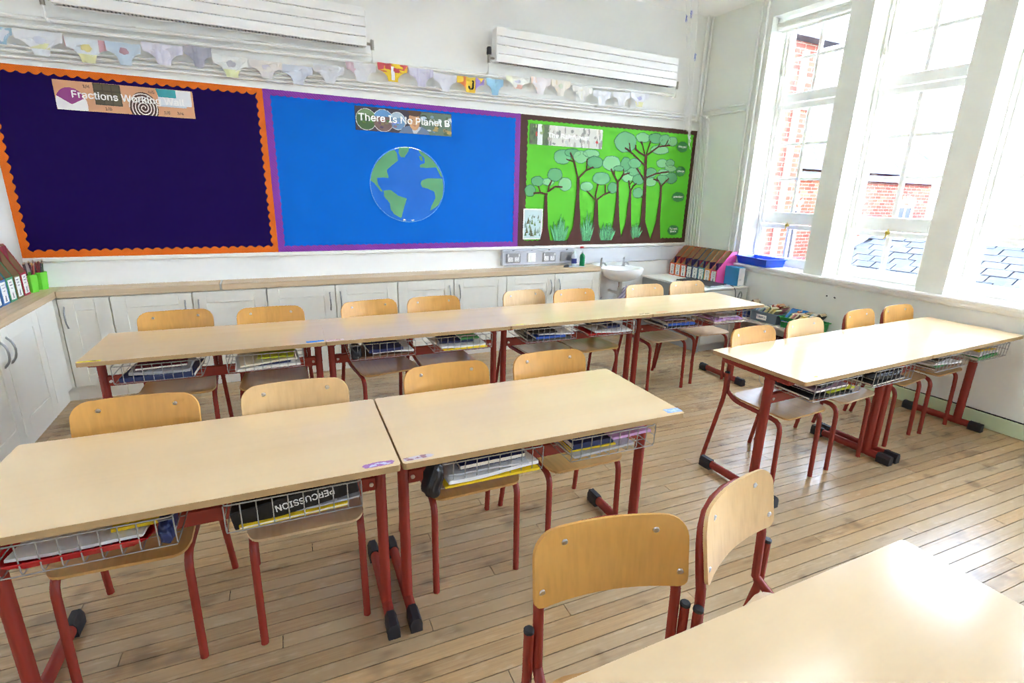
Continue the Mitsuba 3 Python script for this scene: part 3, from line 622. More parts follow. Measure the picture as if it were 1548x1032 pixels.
for q, (za, zb, r) in enumerate(((2.315, 2.372, .011), (2.285, 2.345, .010), (2.252, 2.318, .010))):
    pipe('thin white pipe behind the bunting, ' + ('top', 'middle', 'lowest')[q] + ' of three along the wall', [(-1.84, YB - .03, za), (4.40 + .03 * q, YB - .03, zb)], r, None, [(x, YB - .03, za + (zb - za) * (x + 1.84) / 6.26) for x in (-1.0, .5, 2.0, 3.5)])
for q in range(2):
    pipe('white pipe rising to the ceiling in the back right corner, ' + ('left' if q == 0 else 'right') + ' of two', [(4.395 + .058 * q, YB - .04, 2.30), (4.405 + .058 * q, YB - .04, 3.24), (4.41 + .058 * q, YB - .04, 3.32)], .014)
for q in range(5):
    pipe('thin white upright pipe right of the green board, ' + 'first second third fourth fifth'.split()[q] + ' from the board', [(4.43, YB - .045 - .028 * q, 2.385 - .012 * q), (XR - .022, YB - .045 - .028 * q, 2.36 - .012 * q), (XR - .022, YB - .045 - .042 * q, .98)], .0105)
for q in range(2):
    pipe('white cable pipe climbing the window wall between corner and first window, ' + ('left' if q == 0 else 'right') + ' of two', [(XR - .02, 3.965 - .072 * q, .88), (XR - .02, 3.965 - .072 * q, 3.31)], .013)
    pipe('white cable pipe running from the corner to the upright cable pipes, ' + ('upper' if q == 0 else 'lower') + ' of two', [(XR - .02, YB - .01, 2.415 - .055 * q), (XR - .02, 4.0, 2.415 - .055 * q)], .011)

# ------------------------------------------------------------------ bunting
def pants(xa, xb, za, zb, zbot, y, curl):
    w, zt = xb - xa, (za + zb) / 2
    h = zt - zbot
    c = (xa + xb) / 2
    pts = [(xa, za)]
    pts += [(xb, zb), (xb - .005, zb - h * .42)]
    for t in np.linspace(0, 1, 9)[1:]:
        pts.append((c + w * .16 + (w * .34 - .005) * (1 - t) ** 1.8, zbot + h * .58 * (1 - t ** 1.7)))
    pts.append((c - w * .16, zbot))
    for t in np.linspace(1, 0, 9)[:-1]:
        pts.append((c - w * .16 - (w * .34 - .005) * (1 - t) ** 1.8, zbot + h * .58 * (1 - t ** 1.7)))
    pts.append((xa + .005, za - h * .42))
    return Polygon(pts).buffer(0)
def curl_mesh(m, xc, y0, zt, k):
    m = m.subdivide().subdivide()
    v = np.array(m.vertices)
    v[:, 1] += -k * ((v[:, 0] - xc) / .12) ** 2 * .010 - k * (zt - v[:, 2]) * .12 - .004 * np.sin(v[:, 0] * 60)
    return trimesh.Trimesh(v, m.faces, process=False)
FLAGS = [(-1.369, -1.252, 2.409, 2.409, 2.337), (-1.247, -1.006, 2.412, 2.412, 2.268), (-1.008, -0.785, 2.399, 2.399, 2.259), (-0.794, -0.598, 2.401, 2.401, 2.266), (-0.595, -0.358, 2.422, 2.422, 2.292), (-0.357, -0.184, 2.433, 2.433, 2.304), (-0.188, 0.045, 2.401, 2.401, 2.26), (0.044, 0.266, 2.394, 2.394, 2.281), (0.258, 0.478, 2.39, 2.389, 2.26), (0.48, 0.71, 2.415, 2.415, 2.289), (0.72, 0.95, 2.459, 2.46, 2.327), (0.962, 1.208, 2.481, 2.483, 2.352), (1.216, 1.424, 2.473, 2.475, 2.339), (1.42, 1.626, 2.453, 2.454, 2.321), (1.626, 1.883, 2.457, 2.459, 2.337), (1.895, 2.064, 2.465, 2.466, 2.336), (2.083, 2.322, 2.506, 2.508, 2.409), (2.33, 2.54, 2.525, 2.528, 2.387), (2.545, 2.753, 2.526, 2.528, 2.392), (2.771, 2.998, 2.496, 2.497, 2.374), (3.016, 3.227, 2.481, 2.482, 2.355), (3.243, 3.449, 2.491, 2.493, 2.371), (3.454, 3.681, 2.507, 2.508, 2.377)]
FS = [((226, 228, 236), 'white paper pants with a blue edge', [('edge', (90, 160, 190))]), ((224, 226, 230), 'white paper pants with a yellow bar', [('bar', (214, 212, 110)), ('dot', (190, 194, 216))]),
 ((224, 230, 236), 'white paper pants with red sides and a yellow hem', [('sides', (200, 96, 104)), ('hem', (216, 208, 96)), ('dot', (220, 190, 60))]), ((198, 212, 226), 'pale blue paper pants with a small red flower', [('dot', (170, 80, 92))]),
 ((220, 218, 230), 'lilac striped paper pants', [('stripes', (196, 192, 214))]), ((172, 172, 184), 'grey scribbled paper pants', [('stripes', (150, 150, 166))]),
 ((232, 234, 232), 'white paper pants with a lime crotch', [('hem', (214, 220, 120)), ('dot', (120, 120, 140))]), ((226, 220, 214), 'cream paper pants with a faint mauve mark', [('hem', (206, 204, 214)), ('dot', (180, 178, 206))]),
 ((206, 212, 224), 'plain pale blue grey paper pants left of the all grey pair', []), ((214, 216, 222), 'plain pale grey paper pants beside the red and grey pair', []),
 ((222, 222, 226), 'grey paper pants with dull red stripes at the left side', [('left', (184, 130, 140))]), ((236, 204, 70), 'red and yellow paper pants with a white stripe', [('upper', (206, 92, 100)), ('mid', (238, 236, 236))]),
 ((208, 206, 224), 'lavender scribbled paper pants right of the red and yellow pair', [('stripes', (192, 188, 214))]), ((222, 222, 230), 'white speckled paper pants left of the lettered pair', [('dot', (200, 200, 216))]),
 ((240, 206, 84), 'rainbow paper pants with a black letter J', [('left', (232, 140, 90)), ('right', (168, 146, 206)), ('J', (26, 26, 30))]), ((158, 200, 226), 'sky blue paper pants right of the lettered pair', [('dot', (120, 170, 206))]),
 ((240, 240, 234), 'white paper pants with a red wave and yellow band', [('hem', (226, 140, 124)), ('dot', (150, 150, 200)), ('left', (226, 230, 180))]), ((238, 232, 234), 'white paper pants with an orange left edge', [('left', (236, 190, 160))]),
 ((238, 232, 220), 'white paper pants with faint rainbow stripes', [('left', (232, 210, 170)), ('dot', (206, 220, 190))]), ((236, 234, 230), 'white paper pants with a faint yellow line', [('mid', (232, 224, 190))]),
 ((232, 234, 240), 'white paper pants with a pale blue patch', [('dot', (190, 212, 238))]), ((236, 236, 240), 'plain white paper pants near the right end', []), ((232, 232, 236), 'white paper pants with blue marks at the right end', [('dot', (140, 140, 200)), ('hem', (226, 222, 120))])]
line_pts = []
for n, ((xa, xb, za, zb, zbot), (c, lb, deco)) in enumerate(zip(FLAGS, FS)):
    y = YB - .075 - .006 * (n % 2)
    zm = (za + zb) / 2; zbot = min(zbot, zm - .095)
    pg = pants(xa, xb, za, zb, zbot, y, 1)
    k = thing('paper_pants', lb + ' hanging in the bunting', 'bunting flag', 'paper pants bunting along the back wall')
    cm = lambda m: curl_mesh(m, (xa + xb) / 2, y, zm, .5 + .5 * math.sin(n * 2.1))
    part(k, 'sheet', cm(cut(pg, y, .0008)), mat(c, 0.8, 0.2))
    w, h, xc = xb - xa, zm - zbot, (xa + xb) / 2
    for q, (kind, dc) in enumerate(deco):
        if kind == 'J':
            jm = letters('J', .07, .05)
            part(k, 'letter', cm(on_back(jm, xc - .02, zm - .095, y - .0022)), mat(dc, 0.7)); continue
        area = {'edge': pg.difference(pg.buffer(-.014)), 'bar': sbox(xc - w * .2, zbot + h * .28, xc + w * .2, zbot + h * .52), 'dot': ellipse(xc, zbot + h * .62, w * .13, h * .16, 12, .12, n),
            'sides': unary_union([sbox(xa, zbot, xa + w * .2, zm), sbox(xb - w * .2, zbot, xb, zm)]), 'hem': sbox(xa, zbot, xb, zbot + h * .36), 'stripes': unary_union([sbox(xa + w * s, zbot, xa + w * (s + .05), zm) for s in np.arange(.06, 1, .13)]),
            'left': sbox(xa, zbot, xa + w * .33, zm), 'right': sbox(xb - w * .33, zbot, xb, zm), 'upper': sbox(xa, zm - h * .48, xb, zm), 'mid': sbox(xc - w * .06, zbot + .01, xc + w * .06, zm - .02)}[kind].intersection(pg)
        soft = tuple(int(.45 * a_ + .55 * b_) for a_, b_ in zip(dc, c)) if lb[:3] not in ('red', 'rai') else dc
        for g_ in polys(area): part(k, 'crayon', cm(cut(g_, y - .0006 - .0005 * q, .0006)), mat(soft, 0.85, 0.2))
    line_pts += [(xa, y + .002, za - .003), (xb, y + .002, zb - .003)]
solo('bunting_string', tube([(-1.84, YB - .07, 2.43)] + line_pts + [(4.1, YB - .05, 2.55)], .0018, 5), mat((226, 226, 222), 0.8), 'thin white string that carries the paper pants along the back wall', 'string')

# ------------------------------------------------------------------ sockets and trunking below the green board
GREYP = mat((186, 188, 196), 0.45)
t = thing('socket_trunking', 'grey boxed trunking with switched sockets above the worktop', 'trunking')
part(t, 'case', cat(cbx(2.10, 2.915, YB - .045, YB - .001, .823, .985, .006), cbx(2.10, 2.915, YB - .05, YB - .02, .955, .972, .003)), GREYP)
for x, w, kind in ((2.143, .155, 'd'), (2.378, .088, 's'), (2.548, .152, 'd'), (2.758, .155, 'p')):
    f = part(t, {'d': 'double_socket', 's': 'switch', 'p': 'blank_plate'}[kind], cbx(x, x + w, YB - .054, YB - .044, .852, .943, .003), mat((160, 160, 164), 0.3, 0.5, 0.7) if kind != 's' else GLOSS_WHITE)
    if kind == 'd':
        for s in (.27, .73):
            part(f, 'insert', cbx(x + w * s - .026, x + w * s + .026, YB - .056, YB - .05, .862, .906, .002), mat((226, 226, 228), 0.4))
            part(f, 'rocker', cbx(x + w * (s - .2 if s < .5 else s + .12), x + w * (s - .12 if s < .5 else s + .2), YB - .058, YB - .05, .912, .936, .002), mat((238, 238, 238), 0.35))
            for dx, dz in ((0, .034), (-.009, .014), (.009, .014)):
                part(f, 'pin_hole', bx(x + w * s + dx - .002, x + w * s + dx + .002, YB - .0566, YB - .055, .862 + dz - .004, .862 + dz + .004), BLACK)
    elif kind == 's':
        part(f, 'rocker', cbx(x + .03, x + .058, YB - .059, YB - .05, .875, .918, .002), mat((244, 244, 242), 0.35))
    part(t, 'clip', cbx(x + w * .4, x + w * .55, YB - .053, YB - .045, .966, .972, .001), BLACK)
solo('grey_backboard', cbx(2.918, 4.452, YB - .024, YB - .001, .812, .968, .004), mat((204, 206, 212), 0.45), 'long grey board on the wall above the sink', 'wall panel')

def bottle(name, label, x, y, z, r, h, c, cap):
    k = thing(name, label, 'bottle')
    part(k, 'body', lathe([(0, 0), (r * .92, 0), (r, .006), (r, h * .62), (r * .8, h * .74), (r * .34, h * .82), (r * .34, h * .86), (0, h * .86)], 16, x, y, z), mat(c, 0.15), 40)
    part(k, 'pump', cat(lathe([(0, 0), (r * .4, 0), (r * .4, .012), (.004, .014), (.004, h * .2), (0, h * .2)], 10, x, y, z + h * .86), cbx(x - .03, x + .012, y - .007, y + .007, z + h * 1.04, z + h * 1.075, .002)), mat(cap, 0.3))
    return k
k = bottle('soap_bottle', 'clear soap bottle with a blue label and pump beside the sockets', 2.885, 4.50, .802, .027, .165, (204, 212, 222), (220, 224, 228))
part(k, 'label', lathe([(.0274, .03), (.0278, .034), (.0278, .075), (.0274, .079)], 16, 2.885, 4.50, .802), mat((52, 60, 130), 0.4))
bottle('soap_bottle', 'green hand soap bottle with red tipped pump on the worktop', 2.978, 4.49, .802, .027, .155, (24, 128, 78), (196, 200, 204))
solo('red_cap', cbx(2.945, 2.985, 4.482, 4.498, .985, 1.003, .003), mat((190, 40, 50), 0.4), 'small red tip on the green soap pump', 'cap')
solo('soap_dish', cat(cbx(2.80, 2.99, 4.44, 4.56, .800, .8035, .002)), mat((190, 196, 204), 0.3), 'thin grey tray under the soap bottles', 'tray')
solo('tap_tool', cat(cbx(2.745, 2.80, 4.45, 4.47, .801, .818, .003), cbx(2.765, 2.79, 4.445, 4.475, .801, .826, .004)), mat((60, 64, 76), 0.4), 'small dark tool lying on the worktop under the sockets', 'tool')

# ------------------------------------------------------------------ low cupboards
def shaker(parent, x0, x1, z0, z1, yf, handle_x, m=CABINET):
    """A framed door facing -y."""
    r = .086
    mesh = cat(cbx(x0, x0 + r, yf, yf + .019, z0, z1, .002), cbx(x1 - r, x1, yf, yf + .019, z0, z1, .002), cbx(x0 + r, x1 - r, yf, yf + .019, z0, z0 + r, .002), cbx(x0 + r, x1 - r, yf, yf + .019, z1 - r, z1, .002), bx(x0 + r - .002, x1 - r + .002, yf + .007, yf + .016, z0 + r - .002, z1 - r + .002))
    d = part(parent, 'door', mesh, m)
    if handle_x is not None:
        part(d, 'handle', tube(arc_path([(handle_x, yf, z1 - .055), (handle_x, yf - .024, z1 - .085), (handle_x, yf - .032, z1 - .13), (handle_x, yf - .024, z1 - .175), (handle_x, yf, z1 - .205)], .04, 5), .0052, 8, up=(1, 0, 0)), STEEL, 50)
units = [(-1.300, -1.008, [(-1.300, -1.008, -1.265)], 'narrow'), (-1.008, -.008, [(-1.008, -.511, -.558), (-.511, -.008, -.472)], 'second'), (-.008, 1.028, [(-.008, .507, .463), (.507, 1.028, .548)], 'third'),
    (1.028, 2.078, [(1.028, 1.545, 1.502), (1.545, 2.078, 1.597)], 'fourth'), (2.078, 3.155, [(2.078, 2.612, 2.563), (2.612, 3.155, 2.661)], 'last')]
where = ['narrow cream cupboard with one door in the left corner', 'wide cream cupboard with two doors next to the corner one', 'wide cream cupboard with two doors, third from the left corner', 'wide cream cupboard with two doors, fourth from the left corner', 'wide cream cupboard with two doors next to the sink']
CZ = .752
for (a, b_, doors, _), lb in zip(units, where):
    c = thing('cupboard', lb, 'cupboard', 'low cupboards along the back wall')
    part(c, 'carcass', bx(a + .001, b_ - .001, 4.428, YB - .002, .10, CZ), CABINET)
    part(c, 'plinth', bx(a + .001, b_ - .001, 4.442, 4.458, 0, .10), mat((222, 218, 208), 0.5))
    for x0, x1, hx in doors: shaker(c, x0 + .004, x1 - .004, .108, CZ - .006, 4.406, hx)
solo('cupboard_end_panel', cbx(3.156, 3.176, 4.41, YB - .002, 0, CZ, .002), CABINET, 'plain cream end panel beside the sink', 'panel')
def left_door(parent, y0, y1, hy):
    r, xf = .086, -1.318
    z0, z1 = .108, CZ - .006
    m = cat(cbx(xf - .019, xf, y0, y0 + r, z0, z1, .002), cbx(xf - .019, xf, y1 - r, y1, z0, z1, .002), cbx(xf - .019, xf, y0 + r, y1 - r, z0, z0 + r, .002), cbx(xf - .019, xf, y0 + r, y1 - r, z1 - r, z1, .002), bx(xf - .016, xf - .007, y0 + r - .002, y1 - r + .002, z0 + r - .002, z1 - r + .002))
    d = part(parent, 'door', m, CABINET)
    part(d, 'handle', tube(arc_path([(xf, hy, z1 - .055), (xf + .024, hy, z1 - .085), (xf + .032, hy, z1 - .13), (xf + .024, hy, z1 - .175), (xf, hy, z1 - .205)], .04, 5), .0058, 8, up=(0, 1, 0)), STEEL, 50)
for q, (a, b_, doors) in enumerate(((3.05, 4.10, [(3.05, 3.575, 3.53), (3.575, 4.10, 3.62)]), (2.0, 3.05, [(2.0, 2.525, 2.48), (2.525, 3.05, 2.57)]))):
    c = thing('cupboard', ('cream cupboard with two doors on the left wall nearest the corner', 'cream cupboard with two doors farther along the left wall')[q], 'cupboard', 'low cupboards along the left wall')
    part(c, 'carcass', bx(XL + .002, -1.34, a + .001, b_ - .001, .10, CZ), CABINET)
    part(c, 'plinth', bx(-1.372, -1.356, a + .001, b_ - .001, 0, .10), mat((222, 218, 208), 0.5))
    for y0, y1, hy in doors: left_door(c, y0 + .003, y1 - .003, hy)
solo('corner_filler', cat(cbx(-1.337, -1.318, 4.103, 4.402, .108, CZ - .006, .002), bx(-1.337, -1.302, 4.410, 4.43, .108, CZ - .006), bx(-1.372, -1.356, 4.103, 4.458, 0, .10), bx(-1.356, -1.300, 4.442, 4.458, 0, .10)), CABINET, 'plain cream filler panel where the two rows of cupboards meet', 'panel')
k = solo('worktop', cbx(XL + .002, -1.296, 2.0, YB - .002, CZ + .002, .800, .004), OAK_COUNTER_SIDE, 'wood effect worktop along the left wall under files and pots', 'worktop')
solo('worktop', cbx(-1.294, -.322, 4.398, YB - .002, CZ + .002, .800, .004), OAK_COUNTER, 'short wood effect worktop below the purple board', 'worktop')
solo('worktop', cbx(-.308, 3.158, 4.398, YB - .002, CZ + .002, .800, .004), OAK_COUNTER, 'long wood effect worktop between the joint strip and the sink', 'worktop')
solo('joint_strip', cbx(-.321, -.309, 4.396, YB - .004, CZ + .002, .8025, .001), mat((196, 194, 188), 0.3, 0.5, 0.7), 'narrow metal strip joining the two worktops', 'strip')

# ------------------------------------------------------------------ sink
s = thing('sink', 'white wall hung hand basin with two taps beside the cupboards', 'sink')
import manifold3d as m3
def ell(cx, cy, cz, a, b_, c, n=48):
    return m3.Manifold.sphere(1.0, n).scale((a, b_, c)).translate((cx, cy, cz))
SX, SY = 3.43, 4.40
outer = ell(SX, SY, .775, .245, .19, .145) + m3.Manifold.cube((.43, .13, .075)).translate((SX - .215, YB - .135, .705))
basin = outer - ell(SX, SY - .005, .80, .205, .150, .135)
basin = basin - m3.Manifold.cube((1, 1, 1)).translate((SX - .5, SY - .5, .775))
basin = basin - m3.Manifold.cube((1, 1, 1)).translate((SX - .5, YB - .002, .3))
part(s, 'basin', basin, mat((240, 240, 238), 0.12), 40)
for x in (SX - .175, SX + .12):
    tp = part(s, 'tap', cat(lathe([(0, 0), (.020, 0), (.020, .008), (.014, .014), (.013, .06), (.016, .065), (.016, .078), (0, .082)], 14, x, YB - .075, .775), tube(arc_path([(x, YB - .075, .815), (x, YB - .13, .822), (x, YB - .165, .80)], .03), .009, 8)), CHROME, 40)
    part(tp, 'lever', mv(cbx(-.009, .009, -.055, .005, 0, .01, .003), x, YB - .075, .856, rz=-.5, rx=-.3), CHROME)
part(s, 'overflow', tube([(SX - .02, SY - .145, .742), (SX - .02, SY - .150, .744)], .012, 12), BLACK)
part(s, 'waste_pipe', cat(tube(arc_path([(SX, SY, .64), (SX, SY, .50), (SX, YB - .01, .50)], .05), .018, 10), lathe([(0, 0), (.034, 0), (.034, .09), (0, .09)], 14, SX, SY, .47)), mat((214, 212, 206), 0.4), 40)
for x in (SX - .19, SX + .12):
    part(s, 'supply_pipe', tube([(x, YB - .03, .25), (x, YB - .03, .72)], .009, 8), mat((150, 110, 84), 0.35, 0.5, 0.5))
part(s, 'stop_valve', cat(tube([(SX - .27, YB - .05, .43), (SX - .12, YB - .05, .43)], .011, 8), tube([(SX - .235, YB - .05, .43), (SX - .235, YB - .10, .43)], .018, 10)), CHROME)
k = thing('cloth', 'crumpled grey and lilac striped cloth hanging under the sink', 'cloth')
cl1, cl2 = L3(176, 168, 178), L3(112, 102, 120)
STRIPE = procmat('cloth_stripe', lambda p, n, uv: mix(cl1, cl2, smoothstep(.35, .65, .5 + .5 * dr.sin((p.x * .8 - p.z) * 150.0 + 6 * noise(p.x * 9, p.y * 9, p.z * 9)))), 0.9, 0.1)
def drape(x, v): return (SX + .01 + x * (1 + .5 * v) + .02 * math.sin(v * 7), YB - .285 + .026 * math.sin(x * 38 + v * 3) - .02 * v, .60 - .26 * v - abs(x) * .35)
put(k, plate(lambda v: .05 + .10 * min(1, v * 1.6), np.linspace(0, 1, 16), drape, .003, 20), STRIPE, True)

# ------------------------------------------------------------------ grey unit in the back right corner, with files
u = thing('low_unit', 'pale grey low storage unit in the back right corner', 'cabinet')
part(u, 'body', bx(3.888, 4.470, 3.660, YB - .03, .07, .63), mat((196, 196, 192), 0.5))
part(u, 'side_panel', cbx(3.870, 3.888, 3.650, YB - .03, .0, .632, .002), mat((150, 152, 152), 0.5))
part(u, 'top', cbx(3.866, 4.472, 3.640, YB - .028, .632, .652, .003), mat((222, 222, 216), 0.4))
part(u, 'drawer', cbx(3.892, 4.466, 3.645, 3.660, .36, .625, .003), mat((206, 206, 200), 0.5))
part(u, 'drawer', cbx(3.892, 4.466, 3.645, 3.660, .085, .352, .003), mat((206, 206, 200), 0.5))
part(u, 'plinth', bx(3.90, 4.46, 3.675, YB - .06, 0, .07), mat((170, 170, 168), 0.6))
CARD = mat((158, 126, 90), 0.85, 0.2)
def mag_file(label, yc, x_front, dirx, z, w, depth, hf, hb, outer_c, lining, group, brk=.74):
    """A cut-away magazine file; its low labelled front faces -x (dirx 1) or +x (dirx -1)."""
    k = thing('magazine_file', label, 'magazine file', group)
    P = lambda s: x_front + dirx * s
    prof = [(0, 0), (depth, 0), (depth, hb), (depth * brk, hb), (0, hf)]
    def side(y, th, c, nm):
        m = trimesh.creation.extrude_polygon(Polygon(prof), th, engine='earcut')
        v = np.array(m.vertices)
        q = trimesh.Trimesh(np.c_[x_front + dirx * v[:, 0], y + v[:, 2], z + v[:, 1]], m.faces, process=False)
        if q.volume < 0: q.invert()
        return part(k, nm, q, c)
    oc = mat(outer_c, 0.5)
    def lin_side(y):
        m = trimesh.creation.extrude_polygon(Polygon(prof).buffer(-.0035), .0012, engine='earcut')
        v = np.array(m.vertices)
        q = trimesh.Trimesh(np.c_[x_front + dirx * v[:, 0], y + v[:, 2], z + v[:, 1]], m.faces, process=False)
        if q.volume < 0: q.invert()
        return q
    a, b_ = sorted((P(0), P(depth)))
    side(yc - w / 2, .003, oc, 'side'); side(yc + w / 2 - .003, .003, oc, 'side')
    fa, fb = sorted((P(0), P(.003)))
    part(k, 'front', bx(fa, fb, yc - w / 2, yc + w / 2, z, z + hf), oc)
    ra, rb = sorted((P(depth - .003), P(depth)))
    part(k, 'back', bx(ra, rb, yc - w / 2, yc + w / 2, z, z + hb), oc)
    part(k, 'base', bx(a, b_, yc - w / 2, yc + w / 2, z, z + .003), oc)
    la, lb_ = sorted((P(depth - .0055), P(depth - .0035)))
    lin_k = part(k, 'lining', cat(bx(la, lb_, yc - w / 2 + .003, yc + w / 2 - .003, z + .003, z + hb - .001),
        *[lin_side(yy) for yy in (yc - w / 2 + .0032, yc + w / 2 - .0044)]), mat(lining, 0.85, 0.2))
    xa, xb = sorted((P(-.0012), P(-.0002)))
    lab = part(k, 'label', bx(xa, xb, yc - w * .36, yc + w * .36, z + .012, z + hf - .012), PAPER)
    xa, xb = sorted((P(-.0018), P(-.0012)))
    zz = z + hf - .03
    for q, wd in enumerate((.5, .6, .42)):
        part(lab, 'print_line', bx(xa, xb, yc - w * .36 * wd, yc + w * .36 * wd, zz - .018 * q, zz - .018 * q + .004), mat((110, 110, 120), 0.8))
    part(lab, 'print_figure', cat(bx(xa, xb, yc - .006, yc + .006, z + .028, z + .052), bx(xa, xb, yc - .012, yc + .012, z + .020, z + .026)), mat((120, 120, 130), 0.8))
    return k
cols = [((206, 84, 52), 'red orange'), ((224, 126, 66), 'orange'), ((196, 72, 48), 'brick red'), ((56, 58, 92), 'navy'), ((98, 118, 146), 'slate blue'), ((84, 150, 150), 'teal'), ((222, 148, 50), 'amber'), ((206, 58, 86), 'pink sided')]
ordn = 'first second third fourth fifth sixth seventh eighth'.split()
for q, (c, nm) in enumerate(cols):
    yc = 4.505 - .0875 * q
    side_c = (226, 88, 160) if q == 7 else c
    k = mag_file('%s magazine file with a white label on the grey unit, %s from the corner' % (nm, ordn[q]), yc, 4.225, 1, .652, .083, .25, .140, .325, side_c, (176, 142, 104), 'magazine files on the grey unit')
    if q == 7: scene[k + '__front'] = mikit.ply(bx(4.225, 4.228, yc - .0415, yc + .0415, .652, .792), mat(c, .5))
    for j in range(2):
        cc = rng.choice([(70, 40, 84), (96, 44, 100), (150, 44, 56), (60, 46, 96)])
        b_ = thing('workbook', 'thin %s workbook standing in the %s magazine file, %s of two' % ('purple' if cc[0] < 100 else 'red', nm, ('farther', 'nearer')[j]), 'book', 'workbooks in the magazine files')
        yy = yc - .022 + .03 * j
        part(b_, 'cover', cat(bx(4.27, 4.462, yy, yy + .0015, .657, .857), bx(4.27, 4.462, yy + .0115, yy + .013, .657, .857), bx(4.268, 4.27, yy, yy + .013, .657, .857)), mat(cc, 0.4))
        part(b_, 'pages', bx(4.271, 4.46, yy + .0016, yy + .0114, .658, .855), PAGES)
# laptop and small box on the unit
k = thing('laptop', 'closed black laptop with a silver edge lying on the grey unit', 'laptop')
lw = lambda m: mv(m, 4.075, 3.93, .652, rz=.10)
part(k, 'base', lw(cbx(-.125, .125, -.24, .20, .002, .016, .003)), mat((190, 192, 196), 0.35, 0.5, 0.5))
part(k, 'lid', lw(cbx(-.125, .125, -.24, .20, .0165, .025, .003)), mat((44, 46, 52), 0.35))
k = thing('magazine_file', 'small blue and white file beside the pink sided one', 'magazine file')
part(k, 'side', mv(trimesh.convex.convex_hull(np.array([(x, y, z) for x in (0, .003) for y, z in ((0, 0), (.17, 0), (.17, .19), (.10, .19), (0, .15))])), 4.335, 3.675, .652), mat((52, 140, 186), 0.5))
part(k, 'body', mv(cbx(.003, .095, .0, .17, 0, .186, .003), 4.335, 3.675, .652), mat((60, 146, 190), 0.5))
part(k, 'label', mv(cbx(.006, .092, -.0014, .0, .004, .182, .0005), 4.335, 3.675, .652), mat((240, 242, 244), 0.5))
part(k, 'print_line', mv(bx(.02, .05, -.002, -.0014, .06, .066), 4.335, 3.675, .652), mat((160, 170, 190), 0.8))
solo('black_cable', tube(arc_path([(4.30, 3.72, .655), (4.27, 3.655, .657), (4.26, 3.615, .62), (4.27, 3.612, .52), (4.33, 3.615, .50), (4.36, 3.612, .57), (4.33, 3.615, .62), (4.30, 3.612, .55), (4.30, 3.612, .40)], .05, 6), .0035, 6), BLACK, 'black cable looped over the front of the grey unit', 'cable', smooth=True)

# blue tray on the sill
k = thing('plastic_tray', 'shallow bright blue plastic tray on the sill of the first window', 'tray')
BLUE = mat((10, 74, 200), 0.3)
def tray(parent, tr, L, W, H, th, m, taper=.02, lip=.012):
    o = Polygon([(-L / 2 + taper, -W / 2 + taper), (L / 2 - taper, -W / 2 + taper), (L / 2 - taper, W / 2 - taper), (-L / 2 + taper, W / 2 - taper)])
    def ring(l0, w0, z0, l1, w1, z1, t):
        v = []
        for l, w, z in ((l0, w0, z0), (l1, w1, z1)):
            for q in (0, t): v += [(-l / 2 + q, -w / 2 + q, z), (l / 2 - q, -w / 2 + q, z), (l / 2 - q, w / 2 - q, z), (-l / 2 + q, w / 2 - q, z)]
        F = []
        for i in range(4):
            j = (i + 1) % 4
            F += [(i, j, 8 + j), (i, 8 + j, 8 + i), (4 + i, 12 + j, 4 + j), (4 + i, 12 + i, 12 + j), (8 + i, 8 + j, 12 + j), (8 + i, 12 + j, 12 + i), (i, 4 + j, j), (i, 4 + i, 4 + j)]
        return trimesh.Trimesh(v, F, process=False)
    b = bx(-L / 2 + taper, L / 2 - taper, -W / 2 + taper, W / 2 - taper, 0, th)
    part(parent, 'body', tr(cat(b, ring(L - 2 * taper, W - 2 * taper, 0, L, W, H, th))), m)
    part(parent, 'rim', tr(ring(L + lip * 2, W + lip * 2, H - .008, L + lip * 2, W + lip * 2, H, lip + th)), m)
tray(k, lambda m: mv(m, 4.548, 3.615, .871, rz=-.16), .235, .42, .078, .004, BLUE, .014, .010)

# ------------------------------------------------------------------ low bench with book trays under the windows
bn = thing('low_bench', 'low cream bench under the windows carrying trays of books', 'bench')
part(bn, 'top', cbx(4.225, 4.468, 2.69, 3.625, .356, .378, .003), mat((220, 212, 198), 0.45))
part(bn, 'end_panel', cbx(4.235, 4.465, 2.695, 2.713, 0, .356, .002), mat((214, 206, 192), 0.5))
part(bn, 'end_panel', cbx(4.235, 4.465, 3.604, 3.622, 0, .356, .002), mat((214, 206, 192), 0.5))
solo('storage_box', cbx(4.25, 4.45, 3.14, 3.58, .002, .24, .008), mat((70, 18, 20), 0.5), 'dark red box pushed under the bench', 'box')
dn, dw = L3(34, 36, 66), L3(190, 190, 210)
DOTS = procmat('dotted_cloth', lambda p, n, uv: mix(dn, dw, smoothstep(.36, .28, mikit.voronoi(p.y * 60, p.z * 60)[0])), 0.8, 0.2)
solo('dotted_bag', mv(blob(.09, .13, .10, 3, .1), 4.35, 2.93, .10), DOTS, 'navy bag with white dots under the bench', 'bag', smooth=True)
def book(key, c, w, h, t, M, page=(228, 216, 190)):
    """A paperback standing on its lower edge: x along its width, y its thickness, z up; moved by M."""
    part(key, 'cover', M(cat(bx(0, w, 0, .0012, 0, h), bx(0, w, t - .0012, t, 0, h), bx(-.0012, 0, 0, t, 0, h))), mat(c, 0.35))
    part(key, 'pages', M(bx(0, w - .002, .0013, t - .0013, .002, h - .002)), mat(page, 0.85, 0.2))
palette = {'cream': (224, 214, 180), 'pale green': (170, 196, 150), 'white': (228, 230, 232), 'light blue': (160, 196, 224), 'orange': (210, 120, 70), 'red': (172, 52, 48), 'brown': (96, 66, 48), 'navy': (44, 62, 112), 'yellow': (222, 204, 110), 'dark green': (62, 96, 60), 'teal': (60, 140, 150), 'black': (44, 46, 50), 'pink': (214, 140, 150)}
